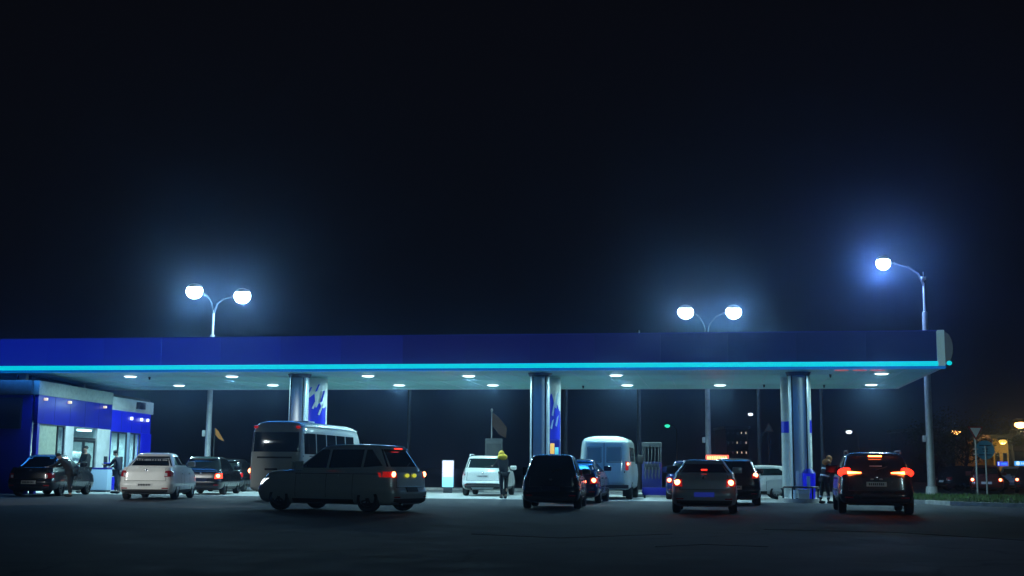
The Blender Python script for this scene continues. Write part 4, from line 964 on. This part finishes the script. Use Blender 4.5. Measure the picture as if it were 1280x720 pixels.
# bus
t, Yr = place_vehicle('minibus', 'pale grey minibus seen from behind with blue-lit roof', 'bus', 342, 626.0, .165, 'vans and buses')
W, L, H = 2.02, 7.6, 2.68; hw = W / 2
tab = [(.32, .12, L - .15, hw * .9), (.42, .02, L - .03, hw * .99), (.9, .0, L, hw), (1.45, .02, L - .03, hw), (1.9, .05, L - .25, hw * .975), (2.3, .10, L - .5, hw * .945), (2.48, .16, L - .62, hw * .90), (2.58, .26, L - .8, hw * .80), (2.65, .45, L - 1.05, hw * .62), (H, .8, L - 1.5, hw * .35)]
vs = Shell(tab, 9); bm = bmesh.new(); vs.mesh(bm, 120); bmesh.ops.recalc_face_normals(bm, faces=bm.faces); ob = link('body', bm, P['bus'], t); cut_arches(ob, (1.7, L - 1.3), .46, W)
box('underbody', -hw + .25, .4, .28, hw - .25, L - .4, 1.2, M['plastic'], t, 0)
vs.patch('rear_window', 'rear', [(-.86, 1.62), (.84, 1.62), (.78, 2.28), (-.80, 2.28)], M['glass_dark'], t, .010, 14, 6)
vs.patch('boot_lid', 'rear', [(-.80, .62), (.80, .62), (.80, 1.52), (-.80, 1.52)], P['bus'], t, .016, 10, 8, True, .03)
vs.patch('boot_trim', 'rear', [(-.62, 1.40), (.62, 1.40), (.60, 1.46), (-.60, 1.46)], M['plastic'], t, .022, 8, 1)
vs.patch('number_plate', 'rear', [(-.26, .82), (.26, .82), (.26, .94), (-.26, .94)], M['plate'], t, .024, 3, 1)
vs.patch('handle_recess', 'rear', [(-.32, 1.00), (.12, 1.00), (.12, 1.07), (-.32, 1.07)], M['plastic'], t, .02, 3, 1)
vs.patch('rear_bumper', 'rear', [(-hw * .95, .36), (hw * .95, .36), (hw * .95, .58), (-hw * .95, .58)], P['bus'], t, .04, 16, 3, True, .06)
for s in (-1, 1):
    sd = 'left' if s < 0 else 'right'
    tl = vs.patch('taillight', 'rear', [(s * .86, .70), (s * .97, .70), (s * .97, 1.12), (s * .86, 1.12)], M['tail_glow'], t, .02, 4, 5)
    if s < 0: pass
    ellip('bulb', (s * .93, vs.yrear(.93, 1.0) - .02, .98), (.07, .04, .08), M['tail_core'], t)
    ellip('roof_marker', (s * .74, vs.yrear(.74, 2.44) - .01, 2.45), (.09, .05, .055), M['marker'] if 'marker' in M else M['tail_glow'], t)
    yy = .35
    for k in range(5):
        wv = 1.02
        vs.patch('side_window', sd, [(yy, 1.55), (yy + wv, 1.55), (yy + wv, 2.25), (yy, 2.25)], M['glass_dark'], t, .010)
        yy += wv + .12
    vs.patch('headlight', 'front', [(s * .6, .75), (s * .9, .75), (s * .9, .95), (s * .6, .95)], M['lamp_clear'], t, .01)
    box('mirror_arm', s * hw - .02, L - .55, 2.0, s * hw + .02, L - .5, 2.1, M['plastic'], t, 0)
    box('mirror', (hw + .02) if s > 0 else -hw - .26, L - .55, 1.45, (hw + .26) if s > 0 else -hw - .02, L - .45, 1.95, M['plastic'], t, .03)
    vs.patch('side_trim', sd, [(.25, 1.46), (L - .3, 1.46), (L - .3, 1.50), (.25, 1.50)], M['plastic'], t, .008, 12, 1)
    for y in (1.7, L - 1.3): wheel(t, s * (hw - .16), y, .39, .26, 'rim_dark', s)
vs.patch('windscreen', 'front', [(-.85, 1.3), (.85, 1.3), (.8, 2.3), (-.8, 2.3)], M['glass_dark'], t, .010, 12, 6)
tube('gutter', [(hw * .90, .3, 2.50), (hw * .91, 1.5, 2.50), (hw * .91, 4.0, 2.50), (hw * .90, L - 1.0, 2.50)], .016, M['trim'], t, 6)
box('roof_hatch', -.35, 2.4, H - .02, .35, 3.1, H + .06, M['white_wall'], t, .02)

# distant cars beyond the grass
FAR = 'distant cars beyond the grass'
def farcar(label, px, Y, slope, color, tail, side=False, style='hatch', rot=None, lp=0):
    t, a, b = car('distant_car', label, 640, 620, slope, style, 4.1, 1.72, 1.5, color, 'rim_dark', tail, detail=False, group=FAR, lamp_pow=lp)
    t.location = (X_at(px, Y, .8), Y, .006)
    if rot is not None: t.rotation_euler = (0, 0, rot)
    return t
farcar('distant dark red car between the two sign poles, both tail lamps lit', 1233, 66, .38, 'red', ('on', 'on'))
farcar('distant pale car with small red lamps past the ochre wall', 1266, 78, .42, 'silver', ('on', 'on'))
farcar('distant dark car parked sideways next to the tall floodlight pole', 1176, 76, 0, 'dark', ('off', 'off'), rot=-PI / 2 + .15)
farcar('distant silver-edged car parked sideways by the give-way sign', 1200, 84, 0, 'silver', ('off', 'off'), rot=-PI / 2)
farcar('distant dark car at the very edge with one red lamp', 1288, 70, .42, 'dark', ('on', 'on'))

# ------------------------------------------------------------------ signs
q = ground(1222.5, 622.5)
t = thing('give_way_sign', 'small white triangular give-way sign on a thin pale pole in the grass', 'road sign', (q.x, q.y, .10), 0)
top = at(1215.5, 541, q.y) - Vector((q.x, q.y, .1))
tube('pole', [(0, 0, 0), (0, 0, top.z + .1)], .038, M['galv'], t, 10)
R_ = .46
bm = bmesh.new(); c = Vector((0, -.06, top.z)); poly_prism(bm, [(-R_ * .75, R_ * .60), (0, -R_ * .75), (R_ * .75, R_ * .60)], -.075, -.06)
o = link('sign_plate', bm, M['sign_red'], t); o.location = (0, 0, top.z)
bm = bmesh.new(); poly_prism(bm, [(-R_ * .52, R_ * .46), (0, -R_ * .48), (R_ * .52, R_ * .46)], -.080, -.0752); o = link('sign_face', bm, M['sign_white'], t); o.location = (0, 0, top.z)
for dz in (-.75, -.98): box('bracket', -.09, -.06, top.z + dz, .09, .06, top.z + dz + .05, M['galv'], t, .005)
q = ground(1234.5, 622.5)
t = thing('round_sign', 'round blue sign disc seen from the back on a thin pale pole', 'road sign', (q.x, q.y, .10), 0)
top = at(1234, 562.5, q.y) - Vector((q.x, q.y, .1))
tube('pole', [(0, 0, 0), (0, 0, top.z + .18)], .036, M['galv'], t, 10)
bm = bmesh.new(); bmesh.ops.create_cone(bm, cap_ends=True, segments=48, radius1=.43, radius2=.43, depth=.012, matrix=Matrix.Translation((0, .05, top.z)) @ Matrix.Rotation(PI / 2, 4, 'X')); link('disc', bm, M['sign_blue'], t)
bm = bmesh.new()
for dz, hw_ in ((.18, .26), (.02, .14), (-.08, .10), (-.24, .28)): add_box(bm, -hw_, .020, top.z + dz, hw_, .042, top.z + dz + .045)
link('bracket', bm, M['sign_dark'], t)

# lit advertising box
q = Vector((X_at(560, 57), 57, 0))
t = thing('advertising_lightbox', 'small glowing pink and cyan upright lightbox in the dark by the white suv', 'lightbox', q, 0)
box('housing', -.29, -.08, .22, .29, .12, 1.50, M['darkm'], t, .02); box('upper_panel', -.25, -.095, .72, .25, -.081, 1.46, M['kiosk_top'], t, .004); box('lower_panel', -.25, -.095, .27, .25, -.081, .716, M['kiosk_low'], t, .004)
box('foot', -.2, -.15, 0, .2, .2, .22, M['darkm'], t, .01); lamp('lightbox_lamp', 'AREA', (0, -.3, .9), 6, (.8, .85, 1), t, size=.5, dirv=(0, -1, -.2))
# grey cabinet with brown pennant
t = thing('service_cabinet', 'dim grey cabinet in the dark behind the white suv', 'cabinet', (X_at(617, 60), 60, 0), 0)
box('cabinet_body', -.42, -.25, 0.1, .42, .25, 2.55, M['grey_box'], t, .02); box('door', -.36, -.27, .3, .36, -.252, 2.3, M['darkm'], t, .006); box('plinth', -.44, -.27, 0, .44, .27, .099, M['kerb'], t, 0)
t = thing('flag_post', 'dim brown pennant drooping above the grey cabinet', 'flag', (X_at(614, 61), 61, 0), 0)
tube('pole', [(0, 0, 0), (0, 0, 3.9)], .03, M['galv'], t, 8); ellip('finial', (0, 0, 3.95), (.06, .06, .09), M['white_lamp'] if False else M['reflector'], t)
def pennant(name, parent, pts, m):
    bm = bmesh.new(); poly_prism(bm, pts, -.012, .012); bmesh.ops.subdivide_edges(bm, edges=bm.edges[:], cuts=3, use_grid_fill=True)
    for v in bm.verts: v.co.y += .05 * math.sin(v.co.x * 9 + v.co.z * 3)
    return link(name, bm, m, parent, True, 60)
pennant('cloth', t, [(.02, 3.85), (.35, 3.6), (.75, 3.1), (.70, 2.6), (.38, 2.75), (.02, 3.2)], M['dim_cloth'])
t = thing('pennant_post', 'small orange pennant on a post behind the black car', 'flag', (X_at(266, 60), 60, 0), 0)
tube('pole', [(0, 0, 0), (0, 0, 2.95)], .025, M['dgalv'], t, 8); pennant('cloth', t, [(.02, 2.95), (.18, 2.80), (.50, 2.30), (.22, 2.42), (.04, 2.62)], M['pennant'])
t = thing('warning_sign', 'tiny dim triangular sign on a dark pole beyond the crossover', 'road sign', (X_at(962, 80), 80, 0), 0)
tube('pole', [(0, 0, 0), (0, 0, 3.9)], .04, M['dgalv'], t, 8)
bm = bmesh.new(); poly_prism(bm, [(-.30, 3.6), (.30, 3.6), (0, 4.15)], -.06, -.045); link('sign_plate', bm, M['dim_cloth'], t); bm = bmesh.new(); poly_prism(bm, [(-.20, 3.66), (.20, 3.66), (0, 4.04)], -.066, -.0605); link('sign_face', bm, M['grey_box'], t)

# ------------------------------------------------------------------ background buildings and trees
def building(label, px0, px1, Y, h, wall, depth=10, lits=(), storeys=3, ncol=6, name='far_building'):
    x0, x1 = X_at(px0, Y), X_at(px1, Y); wv = x1 - x0
    t = thing(name, label, 'building', (x0, Y, 0), 0, 'buildings across the road')
    box('wall', 0, 0, 0, wv, depth, h, M[wall], t, 0); box('roof', -.3, -.3, h + .002, wv + .3, depth + .3, h + .35, M['darkm'], t, 0)
    for r in range(storeys):
        for c in range(ncol):
            cx = wv * (c + .5) / ncol; cz = h * (r + .55) / storeys; sw = min(.6, wv / ncol * .3) * (.6 if name == 'apartment_block' else 1); ws = .35 if name == 'apartment_block' else 1
            o = box('window', cx - sw, -.05, cz - .6 * ws, cx + sw, .0 - .003, cz + .6 * ws, M['white_wall' if False else 'darkm'], t, 0)
            box('pane', cx - sw + .06, -.062, cz - .6 * ws + .06, cx + sw - .06, -.052, cz + .6 * ws - .06, M['win_lit'] if (r, c) in lits else M['glass_dark'], o, 0)
    return t
building('dark low building across the road behind the sign poles', 1150, 1238, 135, 5.5, 'far_wall', storeys=2, ncol=5)
oc = building('ochre walled building under the yellow lamp', 1243, 1262, 115, 4.2, 'yellow_wall', storeys=1, ncol=2)
building('dark building at the picture edge carrying lit blue signs', 1264, 1330, 118, 3.3, 'far_wall', storeys=2, ncol=3)
lamp('wall_lamp', 'POINT', (1.0, -2.0, 3.0), 60, (1, .6, .2), oc, .1)
def litsign(label, px0, px1, py0, py1, Y, m, marks):
    a, b = at(px0, py1, Y), at(px1, py0, Y)
    t = thing('illuminated_sign', label, 'sign', (a.x, Y, 0), 0, 'lit signs across the road')
    box('sign_face', 0, 0, a.z, b.x - a.x, .15, b.z, M[m], t, .01)
    wv = b.x - a.x; bm = bmesh.new(); n = 6
    if marks == 'dot': bmesh.ops.create_cone(bm, cap_ends=True, segments=20, radius1=(b.z - a.z) * .42, radius2=(b.z - a.z) * .42, depth=.02, matrix=Matrix.Translation((wv * .15, -.015, (a.z + b.z) / 2)) @ Matrix.Rotation(PI / 2, 4, 'X'))
    else: add_box(bm, wv * .02, -.02, a.z + .05, wv * .12, -.003, b.z - .05)
    link('emblem', bm, M['sign_lit_white'], t)
    bm = bmesh.new()
    for k in range(n): add_box(bm, wv * (.34 + k * .10), -.012, a.z + (b.z - a.z) * .3, wv * (.34 + k * .10 + .05), -.003, a.z + (b.z - a.z) * .7)
    link('faint_lettering', bm, M['sign_lit_cyan' if m == 'sign_lit_blue' else 'sign_lit_white'], t)
    for s in (.1, .9): tube('post', [(wv * s, .1, 0), (wv * s, .1, a.z - .01)], .06, M['dgalv'], t, 8)
litsign('deep blue glowing sign beneath the yellow lamp', 1247.5, 1260, 577, 582.5, 108, 'sign_lit_blue', 'bar')
litsign('bright cyan glowing sign with a white round emblem at the picture edge', 1269, 1292, 576.5, 582, 108, 'sign_lit_cyan', 'dot')
# far building with a scatter of lit windows
t = building('dark distant tower block with a few tiny lit windows beyond the crossover', 908, 936, 190, 7.4, 'far_wall', storeys=5, ncol=5, lits=((3, 2), (4, 3), (3, 4), (2, 2), (2, 3), (2, 4), (4, 4)), name='apartment_block')

tree_cache = []
def tree(label, x, y, h, cw, name='broadleaf_tree', group='dark trees beyond the forecourt'):
    t = thing(name, label, 'tree', (x, y, 0), random.uniform(0, 6), group)
    if len(tree_cache) < 2:
        bm = bmesh.new(); tips = []
        add_tube(bm, [(0, 0, 0), (.05, 0, .25), (-.03, .03, .5), (0, 0, .8)], [.030, .022, .016, .006], 8)
        for k in range(11):
            a = k * 2.4; z = .28 + k * .045; l = random.uniform(.20, .36)
            e_ = Vector((math.cos(a) * l, math.sin(a) * l, z + random.uniform(.08, .22)))
            add_tube(bm, [(0, 0, z), e_ * .5 + Vector((0, 0, z * .5)), e_], [.010, .006, .002], 6); tips.append(e_); tips.append(e_ * .6 + Vector((0, 0, z * .4)))
        tips += [Vector((0, 0, .85)), Vector((.05, .05, .75))]
        tr_ = link('trunk', bm, M['bark'], None, True)
        bm = bmesh.new()
        for tp in tips:
            for _ in range(130):
                d = Vector((random.gauss(0, .07), random.gauss(0, .07), random.gauss(0, .055))); c = tp + d
                n = Vector((random.gauss(0, 1), random.gauss(0, 1), random.gauss(0, 1))).normalized(); u = n.orthogonal().normalized(); v = n.cross(u); s = random.uniform(.008, .017)
                bm.faces.new([bm.verts.new(c + u * s), bm.verts.new(c + v * s * .6), bm.verts.new(c - u * s), bm.verts.new(c - v * s * .6)])
        cr2 = link('crown', bm, M['leaf'], None); tree_cache.append((tr_, cr2)); pair = (tr_, cr2)
    else:
        src = random.choice(tree_cache); pair = tuple(o.copy() for o in src)
        for o in pair: C.objects.link(o)
    for o in pair: o.parent = t; o.scale = (cw, cw, h)
    return t
tl = [('bushy dark tree right behind the give-way sign', 1208, 100, 5.5, 7), ('round dark tree beside the tall floodlight pole beyond the grass', 1176, 104, 6.0, 8), ('dark tree lit brownish by the edge lamp', 1262, 125, 7, 8)]
for lb, px, Y, h, cw in tl: tree(lb, X_at(px, Y), Y, h, cw)

# ------------------------------------------------------------------ people
def skin(name, verts, edges, rads, m, parent=None, root=0, sub=1):
    me = bpy.data.meshes.new(name); me.from_pydata([tuple(v) for v in verts], edges, []); o = bpy.data.objects.new(name, me); C.objects.link(o)
    o.modifiers.new('s', 'SKIN'); sd = o.modifiers.new('u', 'SUBSURF'); sd.levels = sub; sd.render_levels = sub
    for i, r in enumerate(rads):
        r = r if isinstance(r, tuple) else (r, r); me.skin_vertices[0].data[i].radius = r; me.skin_vertices[0].data[i].use_root = (i == root)
    bpy.context.view_layer.update()
    nm = bpy.data.meshes.new_from_object(o.evaluated_get(bpy.context.evaluated_depsgraph_get())); bpy.data.objects.remove(o)
    nm.materials.clear(); nm.materials.append(m)
    for p in nm.polygons: p.use_smooth = True
    o = bpy.data.objects.new(name, nm); C.objects.link(o)
    if parent: o.parent = parent
    return o
def person(label, x, y, rz, H=1.76, bend=0.0, armL=(0.1, 0.2), armR=(0.1, 0.2), stride=.12, jacket='cloth_black', trousers='cloth_black', head='hair', tape=False, hood=None, nod=0.0, group='people on the forecourt', zoff=0.006, kneeb=0.0):
    """local +y = facing; arm = (forward lift in rad, elbow bend in rad)"""
    t = thing('person', label, 'person', (x, y, zoff), rz, group); k = H / 1.76
    V, E, Rr = [], [], []
    def add(p, r, parent=None):
        V.append(Vector(p)); Rr.append(r if isinstance(r, tuple) else (r, r))
        if parent is not None: E.append((parent, len(V) - 1))
        return len(V) - 1
    hipz = .92 * k - kneeb * .18
    def tor(d, lat=0, fw=0):     # point d up the bent torso
        return Vector((lat, math.sin(bend) * d + fw * math.cos(bend), hipz + math.cos(bend) * d - fw * math.sin(bend)))
    pel = add(tor(0), (.150 * k, .11 * k))
    wst = add(tor(.20 * k), (.135 * k, .10 * k), pel); che = add(tor(.42 * k), (.165 * k, .115 * k), wst); neck = add(tor(.58 * k), (.055 * k, .055 * k), che)
    nb = bend + nod
    nk = tor(.58 * k)
    def hd(d, f=0): return nk + Vector((0, math.sin(nb) * d + math.cos(nb) * f, math.cos(nb) * d - math.sin(nb) * f))
    n2 = add(hd(.07 * k), .052 * k, neck); jaw = add(hd(.12 * k, .018), (.062 * k, .075 * k), n2); skl = add(hd(.19 * k, .01), (.076 * k, .092 * k), jaw); crn = add(hd(.245 * k, 0), (.06 * k, .07 * k), skl)
    sh = {}; wr = {}; el = {}; fingers = []
    for s, (lift, eb) in ((-1, armL), (1, armR)):
        S = tor(.50 * k, s * .175 * k); si = add(S, .062 * k, che)
        a = lift; dirU = Vector((s * .12, math.sin(a), -math.cos(a))).normalized(); El = S + dirU * .29 * k; ei = add(El, .042 * k, si)
        a2 = lift + eb; dirF = Vector((-s * .06, math.sin(a2), -math.cos(a2))).normalized(); Wr = El + dirF * .255 * k; wi = add(Wr, .028 * k, ei)
        side = Vector((0, -dirF.z, dirF.y)).normalized() * -1; pw = add(Wr + dirF * .055 * k, (.036 * k, .018 * k), wi)
        spread = Vector((1, 0, 0)) if abs(dirF.z) < .7 else Vector((0, 1, 0))
        nrm = dirF.cross(spread).normalized()
        for fi, (off, ln) in enumerate(((-.030, .068), (-.010, .078), (.010, .073), (.029, .058))):
            b0 = Wr + dirF * .085 * k + spread * off * k
            f1 = add(b0, .0105, pw); f2 = add(b0 + dirF * ln * .5 * k + nrm * s * .006, .009, f1); add(b0 + dirF * ln * .9 * k + nrm * s * .028, .0075, f2)
        tb = Wr + dirF * .035 * k - spread * .034 * k; t1 = add(tb, .011, pw); add(tb + dirF * .045 * k - spread * .022 * k, .009, t1)
        sh[s], el[s], wr[s] = S, El, Wr
    leg = {}
    for s in (-1, 1):
        Hh = Vector((s * .095 * k, 0, hipz - .04 * k)); st = s * stride
        A_ = Vector((s * .11 * k, st, .085)); Kn = (Hh + A_) / 2 + Vector((s * .01, .03 + kneeb * .16, .01)); 
        h_ = add(Hh, .088 * k, pel); kn = add(Kn, .056 * k, h_); cf = add(Kn * .6 + A_ * .4 + Vector((0, -.025, 0)), .052 * k, kn); an = add(A_, .036 * k, cf); he = add(A_ + Vector((0, .02, -.045)), .036, an); add(A_ + Vector((0, .15, -.055)), (.040, .026), he)
        leg[s] = (Hh, Kn, A_)
    skin('body', V, E, Rr, M['skin'], t, 0, 2)
    # jacket
    jv = [tor(-.07 * k), tor(.20 * k), tor(.42 * k), tor(.555 * k)]; je = [(0, 1), (1, 2), (2, 3)]; jr = [(.185 * k, .145 * k), (.175 * k, .135 * k), (.195 * k, .15 * k), (.085 * k, .085 * k)]
    for s in (-1, 1):
        b = len(jv); jv += [sh[s], (sh[s] + el[s]) / 2, el[s], el[s] * .12 + wr[s] * .88]; je += [(2, b), (b, b + 1), (b + 1, b + 2), (b + 2, b + 3)]; jr += [.085 * k, .070 * k, .060 * k, .045 * k]
    skin('jacket', jv, je, jr, M[jacket], t, 0, 2)
    tv = [tor(0)]; te = []; trr = [(.165 * k, .13 * k)]
    for s in (-1, 1):
        Hh, Kn, A_ = leg[s]; b = len(tv); tv += [Hh, Kn, A_ + Vector((0, 0, .04))]; te += [(0, b), (b, b + 1), (b + 1, b + 2)]; trr += [.108 * k, .078 * k, .060 * k]
    skin('trousers', tv, te, trr, M[trousers], t, 0, 2)
    for s in (-1, 1):
        A_ = leg[s][2]; bm = bmesh.new(); add_ellip(bm, (A_.x, A_.y + .07, .05), (.055, .145, .05)); link('shoe', bm, M['rubber'], t, True, 80)
    # face: nose, eyes, ears
    bm = bmesh.new()
    for (p, r) in ((hd(.155 * k, .10), (.013, .02, .020)), (hd(.155 * k, .02) + Vector((.080 * k, 0, 0)), (.012, .02, .03)), (hd(.155 * k, .02) + Vector((-.080 * k, 0, 0)), (.012, .02, .03))): add_ellip(bm, p, r, 10, 6)
    link('face', bm, M['skin'], t, True, 80)
    bm = bmesh.new()
    for s in (-1, 1): add_ellip(bm, hd(.178 * k, .088) + Vector((s * .030, 0, 0)), (.012, .008, .008), 8, 6)
    add_ellip(bm, hd(.115 * k, .092), (.024, .006, .005), 8, 6)
    link('eyes', bm, M['hair'], t, True, 80)
    if hood:
        bm = bmesh.new(); add_ellip(bm, hd(.19 * k, -.02), (.115 * k, .125 * k, .135 * k)); add_ellip(bm, hd(.03 * k, -.05), (.20 * k, .15 * k, .13 * k)); link('hood', bm, M[hood], t, True, 80)
    else:
        bm = bmesh.new(); add_ellip(bm, hd(.222 * k, -.018), (.088 * k, .100 * k, .078 * k)); link('hair', bm, M[head], t, True, 80)
    if tape:
        def ring(p0, p1, r, n_, name='reflective_stripe', h=.028):
            c = Vector(p0); ax_ = (Vector(p1) - c).normalized(); bm = bmesh.new(); add_tube(bm, [c - ax_ * h, c + ax_ * h], r, 18, False)
            if n_:   # flatten to torso depth
                for v in bm.verts: v.co.x = c.x + (v.co.x - c.x) * n_
            link(name, bm, M['reflector'], t, True, 80)
        ring(tor(.10 * k), tor(.3 * k), .160 * k, 1.22); ring(tor(.36 * k), tor(.5 * k), .165 * k, 1.25)
        for s in (-1, 1):
            mid_ = el[s] * .5 + wr[s] * .5; ring(mid_, wr[s], .062 * k, 0); m2 = sh[s] * .45 + el[s] * .55; ring(m2, el[s], .082 * k, 0)
            Hh, Kn, A_ = leg[s]; m3 = Kn * .4 + A_ * .6; ring(m3, A_, .074 * k, 0)
    return t
# leaning figure at the dark sedan
Yp = 44.6; person('person in black bending over the side of the dark sedan', X_at(89, Yp), Yp, math.radians(75), 1.74, .75, (.9, .5), (.9, .5), .10, nod=.25)
Yp = 51.0; person('person in a black jacket standing by the shop door, head bare', X_at(107, Yp), Yp, math.radians(150), 1.86, .08, (.5, .9), (.3, .8), .14)
Yp = 50.0; person('person in dark clothes standing by the shop window beside the white sedan', X_at(147, Yp), Yp, math.radians(80), 1.70, .12, (.6, 1.0), (.4, .9), .12, jacket='cloth_navy', trousers='cloth_grey', nod=.3)
Yp = 47.6; person('attendant with yellow hood and shoulders leaning at the white suv', X_at(630, Yp), Yp, math.radians(20), 1.80, .38, (.9, .6), (.8, .5), .10, jacket='cloth_black', trousers='cloth_black', hood='cloth_yellow', tape=False, nod=.2)
Yp = 44.2; person('attendant in orange hood with white reflective stripes beside the brake-lit suv', X_at(1030, Yp), Yp, math.radians(-70), 1.66, .30, (.9, .6), (.8, .6), .10, jacket='cloth_black', trousers='cloth_black', hood='cloth_orange', tape=True, nod=.2)

# ------------------------------------------------------------------ night haze: one closed box round everything
bm = bmesh.new(); add_box(bm, -260, -40, -1.0, 260, 260, 16.0)
hz = bpy.data.materials.new('night_haze'); hz.use_nodes = True; n = hz.node_tree; n.nodes.remove(n.nodes['Principled BSDF'])
pv = n.nodes.new('ShaderNodeVolumePrincipled'); pv.inputs['Color'].default_value = (.40, .62, 1, 1); pv.inputs['Density'].default_value = 0.0014; pv.inputs['Anisotropy'].default_value = 0.955
n.links.new(pv.outputs[0], n.nodes['Material Output'].inputs['Volume'])
o = link('haze', bm, hz); struct(o, 'stuff')
